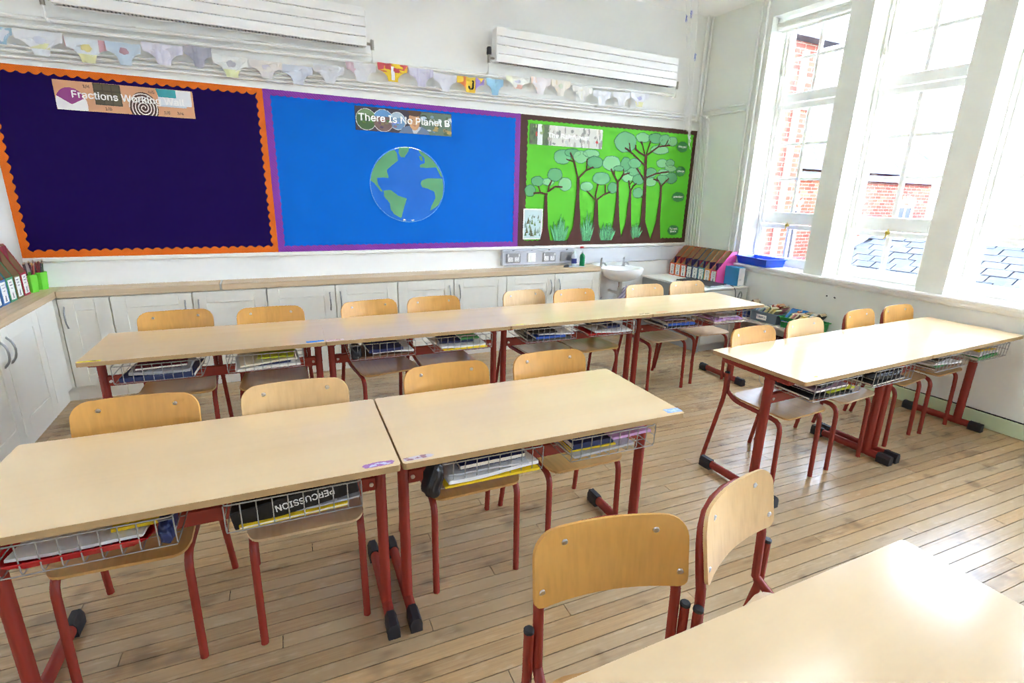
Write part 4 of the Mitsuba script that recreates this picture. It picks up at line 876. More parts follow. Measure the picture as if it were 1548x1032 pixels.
def bin_of_books(nm, c, y0, y1, front, back, sign=None):
    k = thing('book_tray', nm, 'tray', 'book trays on the bench')
    tray(k, lambda m: mv(m, 4.357, (y0 + y1) / 2, .379), .19, y1 - y0 - .03, .100, .004, mat(c, 0.4), .012, .010)
    if sign:
        sg = part(k, 'sign', cbx(4.245, 4.2485, (y0 + y1) / 2 - .055, (y0 + y1) / 2 + .055, .405, .452, .001), mat((240, 240, 240), 0.5))
        tm = letters(sign, .020, .088); v = np.array(tm.vertices)
        part(sg, 'lettering', trimesh.Trimesh(np.c_[4.245 - v[:, 2], (y0 + y1) / 2 + .044 - v[:, 0], .420 + v[:, 1]], tm.faces, process=False), mat((60, 64, 110), 0.6))
    for rowx, names, hh in ((4.275, front, .165), (4.365, back, .185)):
        n = len(names)
        used_names = {}
        sp = (y1 - y0 - .15) / n
        for q, cn in enumerate(names):
            used_names[cn] = used_names.get(cn, 0) + 1
            lab = '%s paperback in the %s row of the %s' % (cn, 'front' if rowx < 4.3 else 'back', nm.split(' of books')[0])
            if names.count(cn) > 1: lab += ', ' + ('first second third fourth fifth'.split()[used_names[cn] - 1]) + ' of its colour'
            b_ = thing('paperback', lab, 'book', 'paperbacks in the book trays')
            th = rng.uniform(.012, .018)
            lean = 1.05 + rng.uniform(-.16, .16)
            y = y1 - .025 - sp * q
            h = hh * rng.uniform(.9, 1.05)
            w = .088
            book(b_, palette[cn], w, h, th, lambda m, y=y, lean=lean, rowx=rowx: mv(mv(m, 0, 0, 0, rx=lean * .66), rowx, y, .386 + .006), rng.choice([(228, 216, 190), (222, 206, 170), (234, 228, 212)]))
bin_of_books('blue tray of books at the far end of the bench', (40, 60, 120), 3.435, 3.615, ['pale green', 'cream', 'pale green', 'white', 'pale green', 'dark green'], ['brown', 'orange', 'brown', 'brown', 'navy', 'navy'])
bin_of_books('grey tray of books in the middle of the bench', (112, 130, 144), 3.10, 3.43, ['light blue', 'white', 'pale green', 'light blue', 'navy', 'cream', 'cream', 'yellow', 'dark green', 'cream', 'yellow', 'cream'], ['navy', 'navy', 'red', 'red', 'white', 'red', 'orange', 'red', 'brown', 'pink'], 'Level 5')
bin_of_books('green tray of books at the near end of the bench', (30, 130, 62), 2.715, 3.095, ['teal', 'cream', 'pink', 'cream', 'brown', 'cream', 'yellow', 'cream', 'yellow', 'dark green', 'dark green', 'black'], ['orange', 'white', 'orange', 'brown', 'dark green', 'white', 'light blue', 'dark green', 'brown', 'black'])
k = thing('picture_book', 'large blue picture book leaning at the front of the green tray', 'book')
book(k, (24, 104, 168), .15, .19, .009, lambda m: mv(m, 4.255, 3.06, .44, rz=-math.pi / 2 + .12, rx=-1.0))

# ------------------------------------------------------------------ left worktop: files and pots
lc = [((60, 96, 150), 'plain blue'), ((70, 116, 170), 'mid blue'), ((70, 150, 110), 'green'), ((112, 104, 60), 'olive'), ((168, 46, 66), 'red')]
for q, (c, nm) in enumerate(lc):
    mag_file('%s magazine file with a white label on the left worktop' % nm, 3.905 + .1075 * q, -1.412, -1, .80, .094, .25, .145, .325, c, (150, 120, 90), 'magazine files on the left worktop', .30)
    for j in range(4):
        b_ = thing('workbook', 'maroon exercise book in the %s magazine file on the left worktop' % nm, 'book', 'maroon exercise books in the %s magazine file' % nm)
        yy = 3.905 + .1075 * q - .040 + .0205 * j
        hh = .298 + .012 * ((j * 3 + q) % 3)
        part(b_, 'cover', cat(bx(-1.654, -1.478, yy, yy + .0015, .8035, .8035 + hh), bx(-1.654, -1.478, yy + .0165, yy + .018, .8035, .8035 + hh), bx(-1.478, -1.476, yy, yy + .018, .8035, .8035 + hh)), mat(((146, 60, 72), (132, 50, 62))[j % 2], 0.5))
        part(b_, 'pages', bx(-1.652, -1.4785, yy + .0016, yy + .0164, .8045, .8025 + hh), PAGES)
for q, (yc, xc) in enumerate(((4.435, -1.425), (4.548, -1.405))):
    k = thing('pencil_pot', 'lime green pencil pot full of colouring pencils, ' + ('beside the red file' if q == 0 else 'nearer the back wall'), 'pot', 'pencil pots in the corner')
    part(k, 'cup', lathe([(0, 0), (.042, 0), (.050, .118), (.047, .118), (.039, .005), (0, .005)], 6, xc, yc, .80), mat((110, 206, 60), 0.35))
    for j in range(12):
        a = rng.random() * 6.28; r = .030 * math.sqrt(rng.random())
        c = rng.choice([(60, 40, 40), (140, 40, 44), (40, 52, 70), (176, 90, 60), (52, 84, 60), (90, 44, 60), (210, 150, 60)])
        cn = {(60, 40, 40): 'dark brown', (140, 40, 44): 'red', (40, 52, 70): 'navy', (176, 90, 60): 'rust', (52, 84, 60): 'green', (90, 44, 60): 'plum', (210, 150, 60): 'ochre'}[c]
        p0 = np.array((xc + r * .8 * math.cos(a), yc + r * .8 * math.sin(a), .806)); p1 = p0 + np.array((.02 * math.cos(a), .018 * math.sin(a), .165 + .02 * rng.random()))
        b_ = thing('pencil', '%s pencil standing in the lime pot %s' % (cn, 'beside the red file' if q == 0 else 'nearer the back wall'), 'pencil', '%s pencils in the lime pot %s' % (cn, 'beside the red file' if q == 0 else 'nearer the back wall'))
        part(b_, 'shaft', tube([p0, p1], .0038, 6), mat(c, 0.4))
        part(b_, 'tip', tube([p1, p1 + (p1 - p0) * .055, p1 + (p1 - p0) * .075], np.array([.0038, .0012, .0002]), 6), mat((196, 160, 116), 0.7))

solo('black_cable', tube(np.array([(XR - .010, y, .109 + .002 * math.sin(y * 5)) for y in np.linspace(3.1, -2.5, 40)]), .0042, 6), BLACK, 'thin black cable lying along the top of the green skirting', 'cable', smooth=True)

# ------------------------------------------------------------------ tables
TH, TD, TL = .710, .552, 1.10
def wire_basket(u0, u1):
    """A basket hung under the table top: wires run down its front, back along its floor and up behind."""
    r, m = .0019, []
    v0, v1, zt, zb = .022, .335, .668, .578
    n = 9
    for i in range(n + 1):
        u = u0 + (u1 - u0) * i / n
        m.append(tube(arc_path([(u, v0, zt), (u, v0 + .004, zb), (u, v1 - .01, zb), (u, v1, zt - .02)], .012, 3), r, 5))
    m.append(tube(arc_path([(u0, v1 + .02, zt + .018), (u0, v1, zt), (u0, v0, zt), (u1, v0, zt), (u1, v1, zt), (u1, v1 + .02, zt + .018)], .012, 3), r * 1.35, 5))
    for v in (.09, .17, .25): m.append(tube([(u0, v, zb - .003), (u1, v, zb - .003)], r, 5))
    m.append(tube([(u0, v1, zt - .02), (u1, v1, zt - .02)], r, 5))
    m.append(tube([(u0, v0 + .003, zb + .002), (u1, v0 + .003, zb + .002)], r, 5))
    for u in (u0, u1): m += [tube([(u, v, zt), (u, v, .69)], r * 1.3, 5) for v in (.05, .30)] + [tube([(u, v0, zb + .045), (u, v1, zb + .045)], r, 5)]
    return cat(*m)
top_poly = sbox(0, 0, TL, TD).buffer(-.012).buffer(.012)
def table_parts():
    """Meshes in the table's own frame: u along the front edge, v to the back, z up."""
    P = []
    t = flat(top_poly, TH - .0015, .0015)
    e = flat(top_poly, TH - .022, .0205)
    P.append(('top', t, WOOD_TOP, False, None)); P.append(('top__edge', e, WOOD_EDGE, False, None))
    for u in (.036, TL - .036):
        P.append(('upright', tube([(u, .205, .03), (u, .205, .66)], .0255, 16, ex=.74, up=(0, 1, 0)), RED, 40, None))
        P.append(('foot_bar', tube([(u, .085, .031), (u, .52, .031)], .0235, 14, ex=.80, up=(0, 0, 1)), RED, 40, None))
        P.append(('side_rail', cbx(u - .022, u + .022, .085, .485, .657, .688, .006), RED, False, None))
        for v0, v1 in ((.055, .130), (.475, .548)):
            c = cat(trimesh.convex.convex_hull(np.array([(u + dx * s, v, z) for v in (v0, v1) for dx, z, s in ((.021, .0, 1), (-.021, .0, 1), (.021, .038, 1), (-.021, .038, 1), (.012, .058, 1), (-.012, .058, 1))])))
            P.append(('end_cap', c, BLACK, 20, None))
    P.append(('cross_bar', cbx(.050, TL - .050, .192, .218, .518, .572, .005), RED, False, None))
    for u in (.068, TL - .068): P.append(('bolt', tube([(u, .194, .545), (u, .187, .545)], .0075, 10), CHROME, 40, None))
    for u0, u1 in ((.125, .495), (.612, .982)): P.append(('wire_basket', wire_basket(u0, u1), WIRE, True, None))
    return P
TP = [(n, mikit.ply(m, b, s), l) for n, m, b, s, l in table_parts()]
AO, BO, CO, DO = (.3195, 1.4006, -.0386), (.2613, 2.8486, -.0387), (2.1947, 1.3997, .0164), (1.3621, .0016, -.0159)
def frame(o, du):
    x, y, a = o
    return (x + du * math.cos(a), y + du * math.sin(a), a)
def TW(f): return T().translate([f[0], f[1], 0]).rotate([0, 0, 1], math.degrees(f[2]))
def place(f): return lambda m: mv(m, f[0], f[1], 0, rz=f[2])
TABLES = {}
def table(name, f, label):
    k = thing('school_table', label, 'table', 'birch topped school tables')
    tw = TW(f)
    for n, d, l in TP:
        key = key_for(k + '__' + n)
        scene[key] = {**d, 'to_world': tw}
    TABLES[name] = f
    return k
G = .0035
table('A1', frame(AO, -TL - G), 'front left birch topped table with a purple name strip at its right corner')
table('A2', frame(AO, G), 'centre birch topped table with a pale blue name strip at its right corner')
for q, lb in enumerate(('leftmost birch topped table of the four by the cupboards', 'second birch topped table from the left of the four by the cupboards', 'third birch topped table from the left of the four by the cupboards', 'rightmost birch topped table of the four by the cupboards')):
    table('B%d' % (q + 1), frame(BO, (q - 1) * (TL + .0005)), lb)
table('C1', frame(CO, 0), 'left table of the pair by the windows, with green scraps at its corner')
table('C2', frame(CO, TL + .002), 'right table of the pair by the windows, its end close to the wall')
table('D1', frame(DO, -TL), 'table at the lower right corner nearest to the viewer')

# ------------------------------------------------------------------ chairs
FWH, RXC, RYC, RFX, RFY, KZ, CAPZ = .172, .197, .357, .214, .435, .423, .563
def back_y(x, z): return .384 + .17 * (z - .665) - .8 * x * x
CR = .0125
right_leg = arc_path([(FWH, 0, 0), (FWH - .001, .010, .395), (FWH - .002, .30, .408), (FWH, .360, .45)], .055, 7)
BACKTUBE = [(FWH, .362, .45), (FWH + .001, .368, .60)] + [(x, back_y(x, z) + .0185, z) for x, z in ((.171, .66), (.163, .71), (.145, .745), (.113, .768), (.06, .779), (0, .782))]
def chair_parts(back_m, seat_m):
    P = []
    def seat_f(x, v):
        z = .428 - .010 * (1 - (x / .19) ** 2) * math.sin(min(1, v / .30) * math.pi) - .10 * max(0, .045 - v) ** 1.25 * 3.0 + .05 * max(0, v - .29)
        return (x, v - .022, z)
    def seat_hw(v):
        w = .186 - .018 * v / .36
        r = .06
        if v < r: w -= .045 * (1 - math.sqrt(max(0, 1 - ((r - v) / r) ** 2)))
        if v > .36 - r: w -= .055 * (1 - math.sqrt(max(0, 1 - ((v - .36 + r) / r) ** 2)))
        return w
    vs = np.r_[0, .004, .012, .024, .04, .06, np.linspace(.09, .28, 7), .30, .32, .335, .347, .355, .36]
    P.append(('seat', plate(seat_hw, vs, seat_f, .010, 12), seat_m, 50, None))
    z0, z1, R = .628, .803, .055
    def bk_hw(z):
        w = .190
        if z > z1 - R: w -= R * (1 - math.sqrt(max(0, 1 - ((z - z1 + R) / R) ** 2)))
        r = .022
        if z < z0 + r: w -= r * (1 - math.sqrt(max(0, 1 - ((z0 + r - z) / r) ** 2)))
        return w
    vs = np.r_[z0, z0 + .002, z0 + .006, z0 + .012, z0 + .022, np.linspace(z0 + .04, z1 - R, 5), z1 - .04, z1 - .028, z1 - .018, z1 - .010, z1 - .004, z1 - .001, z1]
    P.append(('backrest', plate(bk_hw, vs, lambda x, z: (x, back_y(x, z), z), .009, 20), back_m, 50, None))
    full = BACKTUBE + [(-x, y, z) for x, y, z in BACKTUBE[-2::-1]]
    P.append(('back_frame', tube(full, CR, 10), RED, 40, None))
    for s in (1, -1):
        P.append(('front_leg', tube(right_leg * [s, 1, 1], CR, 10), RED, 40, None))
        leg = arc_path([(s * RXC, RYC, CAPZ), (s * RXC, RYC, KZ), (s * RFX, RFY, .0)], .03, 4)
        P.append(('rear_leg', tube(leg, CR * .95, 10), RED, 40, None))
        P.append(('rear_leg__end_cap', lathe([(0, 0), (.0128, 0), (.0128, .006), (.010, .009), (0, .0095)], 12, s * RXC, RYC, CAPZ), BLACK, 30, None))
    for x, z in ((-.113, .766), (.113, .766), (-.170, .665), (.170, .665)):
        y = back_y(x, z) - .0045
        a = math.atan(1.6 * x)
        sc = mv(lathe([(0, -.002), (.0085, -.002), (.0075, .0018), (.003, .0028), (0, .0018)], 12), x, y, z, rx=math.pi / 2 + .16, rz=-a * 0 + math.atan(-1.6 * x))
        P.append(('screw', sc, CHROME, 30, None))
    return P
CHAIRS = {}
for nm, bm, sm in (('gold', GOLD_BACK, GOLD_SEAT), ('pale', PALE_BACK, PALE_SEAT)):
    CHAIRS[nm] = [(n, m, b, s) for n, m, b, s, _ in chair_parts(bm, sm)]
PLY = {nm: [(n, mikit.ply(m, b, s)) for n, m, b, s in L] for nm, L in CHAIRS.items()}
def chair(x, y, a, kind, label, group):
    k = thing('school_chair', label, 'chair', group)
    tw = TW((x, y, a))
    names = {}
    last_leg = None
    for n, d in PLY[kind]:
        if n == 'rear_leg': last_leg = key_for(k + '__rear_leg'); key = last_leg
        elif n == 'rear_leg__end_cap': key = key_for(last_leg + '__end_cap')
        else: key = key_for(k + '__' + n)
        scene[key] = {**d, 'to_world': tw}
    return k
gB, gA, gC, gD = 'chairs behind the row of four tables', 'chairs behind the two front tables', 'chairs behind the pair of tables by the windows', 'chairs at the nearest table'
o8 = 'first second third fourth fifth sixth seventh eighth'.split()
for q, (x, y, a, kd) in enumerate(((-.496, 3.114, .013, 'gold'), (-.015, 3.044, -.058, 'gold'), (.653, 3.046, .131, 'gold'), (1.036, 3.037, -.03, 'gold'), (1.800, 3.05, .099, 'pale'), (2.165, 2.966, .012, 'gold'), (2.840, 2.969, -.053, 'pale'), (3.324, 2.991, -.065, 'pale'))):
    chair(x, y, a, kd, '%s ply chair, %s from the left in the row by the cupboards' % ('golden' if kd == 'gold' else 'pale', o8[q]), gB)
for q, (x, y, a, kd) in enumerate(((-.482, 1.664, -.083, 'gold'), (.044, 1.619, -.045, 'pale'), (.655, 1.607, -.021, 'gold'), (1.150, 1.600, -.04, 'gold'))):
    chair(x, y, a, kd, '%s ply chair pushed under the front tables, %s from the left' % ('golden' if kd == 'gold' else 'pale', o8[q]), gA)
for q, (x, y, a, kd) in enumerate(((2.523, 1.586, .038, 'gold'), (3.027, 1.615, .067, 'pale'), (3.668, 1.659, .104, 'gold'), (4.100, 1.663, .032, 'gold'))):
    chair(x, y, a, kd, '%s ply chair at the window tables, %s from the left' % ('golden' if kd == 'gold' else 'pale', o8[q]), gC)
chair(.572, .421, -.22, 'gold', 'golden ply chair facing the viewer behind the nearest table', gD)
chair(1.148, .413, .286, 'pale', 'pale ply chair turned sideways behind the nearest table', gD)

# ------------------------------------------------------------------ name strips on the table tops
def strip(label, f, u, v, w, d, c, a=0.0, c2=None, rag=False):
    k = thing('name_strip', label, 'sticker', 'worn name strips stuck on the table tops')
    pl = sbox(-w / 2, -d / 2, w / 2, d / 2)
    if rag: pl = ellipse(0, 0, w / 2, d / 2, 30, .06, u * 30).union(sbox(-w * .46, -d * .42, w * .44, d * .40))
    pf = place(f)
    part(k, 'film', pf(mv(flat(pl, 0, .0006), u, v, TH, rz=a)), mat(c, 0.45))
    if c2:
        q = unary_union([ellipse(w * rng.uniform(-.4, .4), d * rng.uniform(-.3, .3), w * .10, d * .16, 9, .2, i) for i in range(7)]).intersection(pl)
        part(k, 'print', pf(mv(flat(q, 0, .0003), u, v, TH + .0006, rz=a)), mat(c2, 0.5))
fA1, fA2, fB1, fB2, fB3, fB4, fC1 = (TABLES[n] for n in 'A1 A2 B1 B2 B3 B4 C1'.split())
strip('purple mottled name strip at the right corner of the front left table', fA1, TL + G - .066, .026, .096, .027, (158, 108, 166), .01, (190, 186, 214), True)
strip('greyish white name strip at the left corner of the centre table', fA2, .052, .024, .098, .024, (196, 184, 190), .02, (150, 110, 120), True)
strip('pale blue name strip at the right corner of the centre table', fA2, 1.068, .034, .068, .034, (150, 178, 232), -.05, (180, 200, 240))
strip('yellow name strip at the left corner of the leftmost back table', fB1, .052, .012, .090, .020, (226, 206, 46), .02, (150, 130, 30))
strip('blue name strip at the right corner of the leftmost back table', fB1, TL - .054, .030, .090, .026, (70, 130, 200), .03)
strip('white and red name strip at the left corner of the second back table', fB2, .050, .024, .092, .022, (226, 206, 196), .04, (190, 110, 100))
strip('worn yellow name strip at the left corner of the third back table', fB3, .062, .020, .10, .024, (222, 208, 110), .02, (200, 190, 140), True)
strip('dull brown name strip at the right corner of the third back table', fB3, TL - .05, .030, .085, .018, (150, 122, 100), .02)
strip('orange name strip at the left corner of the rightmost back table', fB4, .110, .040, .095, .020, (226, 160, 120), -.1)
strip('lime scrap near the corner of the left window table', fC1, .124, .034, .034, .014, (206, 204, 60), .3, None, True)
strip('faded yellow scrap right at the corner of the left window table', fC1, .046, .028, .022, .030, (214, 204, 150), .2, None, True)

# ------------------------------------------------------------------ things kept in the wire baskets
def b_book(key, f, u, v, z, w, d, t, c, a, page=(226, 220, 206), tilt=0.0):
    pf = place(f)
    M = lambda m: pf(mv(m, u, v, z, rz=a, rx=tilt))
    sp = (-d / 2 + .0007) * (1 if rng.random() < .72 else -1)
    part(key, 'cover', M(cat(bx(-w / 2, w / 2, -d / 2, d / 2, 0, .0013), bx(-w / 2, w / 2, -d / 2, d / 2, t - .0013, t), bx(-w / 2, w / 2, sp - .0007, sp + .0007, 0, t))), mat(c, 0.35))
    part(key, 'pages', M(bx(-w / 2 + .002, w / 2 - .002, -d / 2 + .0015, d / 2 - .0015, .0014, t - .0014)), mat(page, 0.85, 0.2))
def b_paper(key, f, u, v, z, w, d, t, c, a, seed):
    def fn(x, y): return (x, y, t / 2 + .010 * (math.sin(x * 14 + seed) * .5 + .5) * (1 - (y + d / 2) / d) + .004 * math.sin(y * 25 + seed * 2))
    m = plate(lambda y: w / 2, np.linspace(-d / 2, d / 2, 9), fn, t, 10)
    put(key, place(f)(mv(m, u, v, z, rz=a)), mat(c, 0.7, 0.3), 40)
def b_pouch(key, f, u, v, z, sx, sy, sz, c, a, seed, rough=0.4):
    part(key, 'body', place(f)(mv(blob(sx, sy, sz, seed, .22), u, v, z + sz, rz=a)), mat(c, rough), True)
    part(key, 'zip', place(f)(mv(tube([(-sx * .8, -sy * .45, sz * .98), (sx * .8, -sy * .45, sz * .98)], .003, 5), u, v, z + sz, rz=a)), mat((120, 120, 124), 0.4), True)
CN = {'navy': (34, 44, 84), 'blue': (44, 78, 160), 'white': (226, 226, 226), 'grey': (176, 176, 178), 'black': (30, 31, 35), 'yellow': (232, 200, 40), 'red': (176, 22, 28), 'maroon': (92, 30, 48), 'lime': (190, 196, 50), 'green': (60, 140, 74), 'brown': (116, 84, 64), 'mauve': (160, 136, 156), 'lilac': (206, 164, 212), 'charcoal': (60, 60, 58), 'pink': (196, 130, 190), 'cream': (224, 214, 190), 'pale grey': (202, 204, 208)}
where = {'A1': 'front left table', 'A2': 'centre table', 'B1': 'leftmost back table', 'B2': 'second back table', 'B3': 'third back table', 'B4': 'rightmost back table', 'C1': 'left window table', 'C2': 'right window table'}
def fill(tb, side, items, z0=.5795):
    f = TABLES[tb]
    uc = .31 if side == 'left' else .797
    z = z0
    for it in items:
        kind, c = it[0], it[1]
        o = it[2] if len(it) > 2 else {}
        lb = '%s %s in the %s basket under the %s' % (c, {'b': 'exercise book', 'f': 'folder', 'p': 'loose papers', 'c': 'pencil case'}[kind], side, where[tb])
        lb = o.get('label', lb)
        u, v, a = uc + o.get('u', 0), o.get('v', .17) , o.get('a', rng.uniform(-.08, .08))
        if kind in 'bf':
            k = thing('exercise_book' if kind == 'b' else 'folder', lb, 'book' if kind == 'b' else 'folder')
            t = o.get('t', .009 if kind == 'b' else .012)
            b_book(k, f, u, v, z, o.get('w', .30), o.get('d', .24), t, CN[c], a, o.get('page', (226, 220, 206)))
            z += t + .0008
        elif kind == 'p':
            k = thing('loose_papers', lb, 'papers')
            t = o.get('t', .006)
            b_paper(k, f, u, v, z, o.get('w', .30), o.get('d', .25), t, CN[c], a, len(scene))
            z += t + .012
        else:
            k = thing('pencil_case', lb, 'pencil case')
            sz = o.get('sz', .020)
            b_pouch(k, f, u, v, o.get('z', z), o.get('sx', .09), o.get('sy', .05), sz, CN[c], a, len(scene))
fill('A1', 'left', [('p', 'white', {'w': .29, 'd': .2, 'v': .14, 'u': -.03, 't': .008, 'label': 'white sheets above the red tray in the left basket under the front left table'}), ('b', 'yellow', {'u': .10, 'w': .14, 'd': .2, 'v': .17}), ('c', 'navy', {'u': .158, 'sx': .020, 'sy': .06, 'sz': .032, 'v': .08, 'z': .5795, 'label': 'navy pouch at the right end of the left basket under the front left table'})], .606)
fill('A1', 'right', [('b', 'yellow', {'w': .30, 'd': .26, 'a': .05, 'u': -.01, 'v': .165}), ('p', 'grey', {'u': .05, 'w': .26}), ('f', 'mauve', {'w': .26, 'v': .18, 't': .01})])
fill('A2', 'left', [('b', 'yellow', {'w': .345, 'd': .27, 'v': .155, 'a': .0, 't': .008}), ('p', 'white', {'w': .33, 'd': .28, 'v': .16, 't': .012, 'a': .03}), ('p', 'pale grey', {'w': .28, 'a': -.12, 'v': .15}), ('b', 'navy', {'w': .24, 'd': .17, 'v': .12, 't': .016, 'u': .0})])
fill('A2', 'right', [('b', 'grey', {'w': .28, 'u': -.03, 'label': 'grey exercise book in the right basket under the centre table'}), ('b', 'yellow', {'w': .20, 'u': -.06, 't': .006, 'd': .20}), ('f', 'navy', {'w': .18, 'u': -.06, 'd': .19, 't': .022}), ('p', 'lilac', {'w': .17, 'u': .105, 'v': .17, 'd': .24, 't': .010, 'label': 'pink and lilac printed sheets in the right basket under the centre table'})])
fill('B1', 'left', [('f', 'navy', {'w': .32, 'd': .25, 't': .020, 'v': .16}), ('p', 'grey', {'w': .26, 'd': .22, 't': .014}), ('b', 'maroon', {'w': .22, 'd': .2, 't': .012})])
fill('B1', 'right', [('f', 'white', {'w': .32, 'd': .26}), ('b', 'navy', {'w': .16, 't': .010, 'u': .03, 'd': .2}), ('p', 'cream', {'w': .28, 'a': .1, 't': .01}), ('b', 'lime', {'w': .18, 'u': .05, 't': .008, 'd': .2})])
fill('B2', 'left', [('b', 'brown', {'w': .31, 'd': .25}), ('p', 'white', {'w': .24, 'u': .06, 't': .010}), ('b', 'navy', {'w': .20, 'u': .01, 'd': .21, 't': .018, 'v': .14}), ('c', 'black', {'u': -.15, 'sx': .03, 'sy': .07, 'sz': .036, 'z': .5795, 'v': .09, 'label': 'black pencil case at the left end of the left basket under the second back table'})])
fill('B2', 'right', [('b', 'yellow', {'w': .28, 'd': .27, 'u': .02}), ('p', 'white', {'w': .30, 'd': .25, 't': .010}), ('b', 'navy', {'w': .22, 'd': .18, 't': .012, 'u': -.02}), ('b', 'green', {'w': .12, 'u': .06, 'd': .16, 't': .010})])
fill('B3', 'left', [('b', 'charcoal', {'w': .32, 'd': .26, 't': .014}), ('b', 'blue', {'w': .22, 'd': .21, 't': .014, 'v': .14}), ('p', 'white', {'w': .26, 'u': .05}), ('b', 'black', {'w': .2, 't': .01, 'u': -.05})])
fill('B3', 'right', [('b', 'red', {'w': .20, 'u': -.08, 'd': .22}), ('p', 'white', {'w': .30, 'd': .25, 't': .008, 'u': .02}), ('b', 'navy', {'w': .12, 't': .018, 'u': .03, 'd': .16}), ('c', 'black', {'u': -.10, 'sx': .05, 'sy': .04, 'sz': .014, 'label': 'black pencil case in the right basket under the third back table'})])
fill('B4', 'left', [('f', 'black', {'w': .31, 'd': .25, 't': .016}), ('b', 'blue', {'w': .24, 'd': .22, 't': .016, 'v': .14}), ('b', 'brown', {'w': .26, 't': .010}), ('p', 'mauve', {'w': .2, 'u': -.05})])
fill('B4', 'right', [('b', 'cream', {'w': .30, 'd': .26, 't': .008}), ('p', 'lilac', {'w': .28, 'd': .24, 't': .014}), ('b', 'pale grey', {'w': .2, 'd': .2, 't': .010})])
fill('C1', 'left', [('f', 'black', {'w': .31, 'd': .26, 't': .012, 'u': -.01}), ('p', 'lime', {'w': .2, 'u': .08, 't': .005}), ('f', 'mauve', {'w': .26, 'd': .24, 't': .012}), ('c', 'black', {'u': -.03, 'v': .085, 'sx': .06, 'sy': .03, 'sz': .02, 'label': 'black pencil case in the left basket under the left window table'})])
fill('C1', 'right', [('b', 'charcoal', {'w': .32, 'd': .26, 't': .01}), ('c', 'black', {'sx': .15, 'sy': .08, 'sz': .026, 'v': .12, 'label': 'long shiny black bag in the right basket under the left window table'}), ('p', 'grey', {'w': .12, 'u': .1, 'v': .24, 'd': .12, 't': .003})])
fill('C2', 'left', [('b', 'brown', {'w': .30, 'd': .26}), ('b', 'green', {'w': .26, 'd': .22, 't': .008}), ('p', 'white', {'w': .30, 't': .008}), ('b', 'charcoal', {'w': .2, 't': .008, 'd': .2})])
fill('C2', 'right', [('f', 'green', {'w': .30, 'd': .25, 't': .016}), ('p', 'white', {'w': .30, 't': .008}), ('b', 'yellow', {'w': .2, 'd': .2, 't': .006, 'u': .04})])
# a shallow red plastic tray and the black folder with lettering
f = TABLES['A1']
k = thing('plastic_tray', 'red plastic tray under the white sheets in the left basket of the front left table', 'tray')
def dish(x, v):
    e = max(abs(x) / .165, abs(v) / .115)
    return (x, v, -.004 + .042 * max(0, e - .66) / .34)
put(k, place(f)(mv(plate(lambda v: .165 - .03 * max(0, abs(v) - .08) / .04, np.linspace(-.115, .115, 16), dish, .003, 20),   .275, .135, .5795, rz=.02)), mat(CN['red'], 0.3), 40)
k = thing('folder', 'black folder reading PERCUSSION upside down in the right basket of the front left table', 'folder')
pf = place(f)
FM = lambda m: pf(mv(m, .80, .045, .624, ry=-.14, rx=.08))
part(k, 'cover', FM(cat(cbx(-.175, .175, -.004, .004, -.030, .030, .003), cbx(-.175, .175, .004, .15, .016, .024, .003))), mat((22, 23, 26), 0.4))
lm = letters('PERCUSSION', .021, .165); v = np.array(lm.vertices)
part(k, 'lettering', FM(trimesh.Trimesh(np.c_[.085 - v[:, 0] + .02, -.0042 - v[:, 2] * .8, .012 - v[:, 1]], lm.faces, process=False)), mat((214, 214, 214), 0.6))
k = thing('bag_strap', 'crumpled black bag hanging from the left basket under the centre table', 'bag')
put(k, place(TABLES['A2'])(mv(blob(.026, .035, .058, 5, .3), .10, .035, .618, rz=.2, ry=.25)), mat((24, 25, 29), 0.3), True)

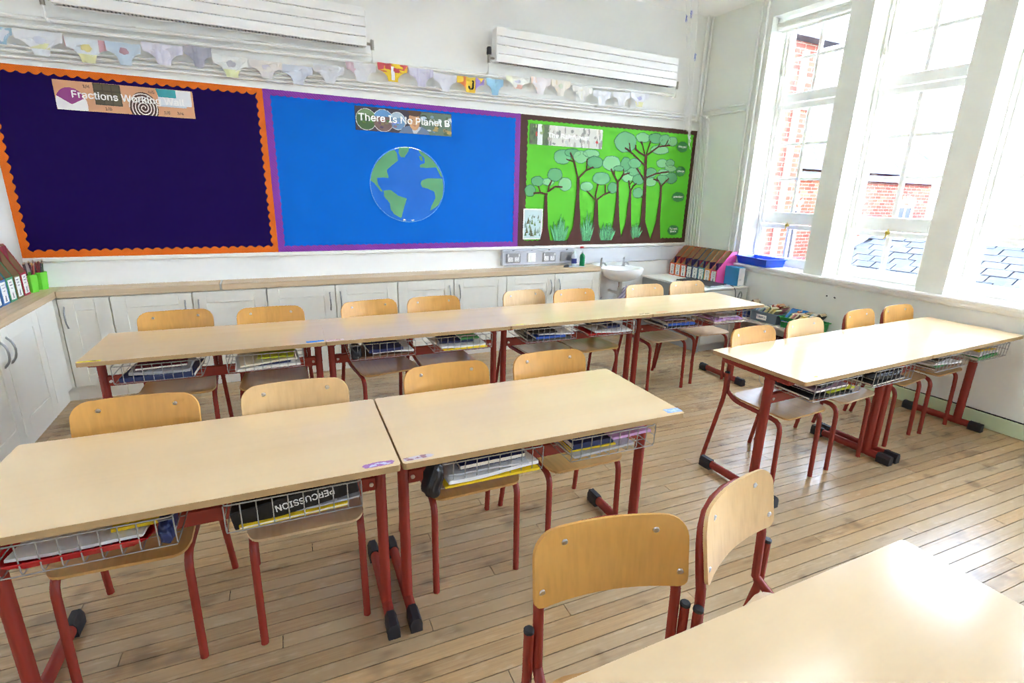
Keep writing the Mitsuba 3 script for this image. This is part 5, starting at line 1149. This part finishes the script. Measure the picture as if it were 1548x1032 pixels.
# ------------------------------------------------------------------ strings with paper clips in the back right corner
A = np.array((4.31, YB - .06, 2.235))
ends = [(3.88, 4.28, 3.318), (3.93, 4.40, 3.318), (3.99, 4.30, 3.318)]
for q, e in enumerate(ends):
    e = np.array(e)
    k = thing('string', 'thin white string from the ceiling to the corner of the green board, %s of three' % o8[q], 'string')
    t = np.linspace(0, 1, 12)[:, None]
    sag = np.c_[np.zeros(12), np.zeros(12), -.05 * np.sin(np.pi * t[:, 0])]
    part(k, 'thread', tube(A * (1 - t) + e * t + sag, .003, 5), mat((240, 240, 240), 0.7))
    for j, s in enumerate((.93, .80) if q < 2 else (.66,)):
        p = A * (1 - s) + e * s + [0, 0, -.05 * math.sin(math.pi * s)]
        c = thing('paper_clip', ('blue paper clip hanging on the %s string near the ceiling' if j == 0 else 'white paper clip farther down the %s string') % o8[q], 'paper clip', 'paper clips on the strings')
        put(c, tube(arc_path([(p[0], p[1], p[2]), (p[0], p[1], p[2] - .07), (p[0] + .014, p[1], p[2] - .07), (p[0] + .014, p[1], p[2] - .012), (p[0] + .004, p[1], p[2] - .012), (p[0] + .004, p[1], p[2] - .055)], .008, 4), .0018, 5), mat((70, 90, 190) if j == 0 else (226, 226, 230), 0.35), True)
mess = []
for j in range(26):
    p0 = A + [rng.uniform(-.05, .03), rng.uniform(-.02, .02), rng.uniform(.02, .42)]
    p0[0] -= (p0[2] - A[2]) * .22
    n_ = 9
    t = np.linspace(0, 1, n_)
    p1 = p0 + [rng.uniform(-.04, .07), rng.uniform(-.02, .01), -rng.uniform(.12, .30)]
    mid = np.array([[rng.uniform(-.02, .02) for _ in range(3)] for _ in range(n_)])
    mess.append(tube(p0 + (p1 - p0) * t[:, None] + mid * np.sin(np.pi * t)[:, None], 0.0032, 5))
k = solo('thread_tassel', cat(*mess), mat((242, 242, 242), 0.8), 'tangled tuft of white thread hanging at the right end of the green board', 'thread')
# wall plugs left in the window wall
for y, z, c in ((2.829, .702, 'left'), (2.756, .698, 'right')):
    solo('wall_plug', tube([(XR - .004, y, z), (XR + .002, y, z)], .008, 8), mat((70, 70, 70), 0.6), 'small grey plug in the wall under the sill, %s of two' % c, 'wall plug')

# ------------------------------------------------------------------ the room's ceiling lamps, hung on rods over the tables
for q, (x, y) in enumerate(((.1, 1.45), (2.5, 1.45))):
    k = thing('ceiling_lamp', 'long white fluorescent lamp hung on two rods from the ceiling, %s' % ('left', 'right')[q] + ' of two', 'lamp', 'fluorescent lamps over the tables')
    part(k, 'housing', cat(cbx(x - .78, x + .78, y - .10, y + .10, 2.965, 3.02, .006), cbx(x - .79, x - .765, y - .105, y + .105, 2.925, 3.02, .004), cbx(x + .765, x + .79, y - .105, y + .105, 2.925, 3.02, .004)), WHITE_PAINT)
    for s in (-.5, .5): part(k, 'rod', tube([(x + s, y, 3.02), (x + s, y, CEIL)], .006, 8), WHITE_PAINT)
    d = mikit.ply(cbx(x - .76, x + .76, y - .09, y + .09, 2.925, 2.962, .012), mat((240, 240, 236), 0.4))
    d['emitter'] = {'type': 'area', 'radiance': {'type': 'rgb', 'value': [LAMP * c for c in (0.96, 1.0, 1.04)]}}
    put(key_for(k + '__diffuser'), d, None)
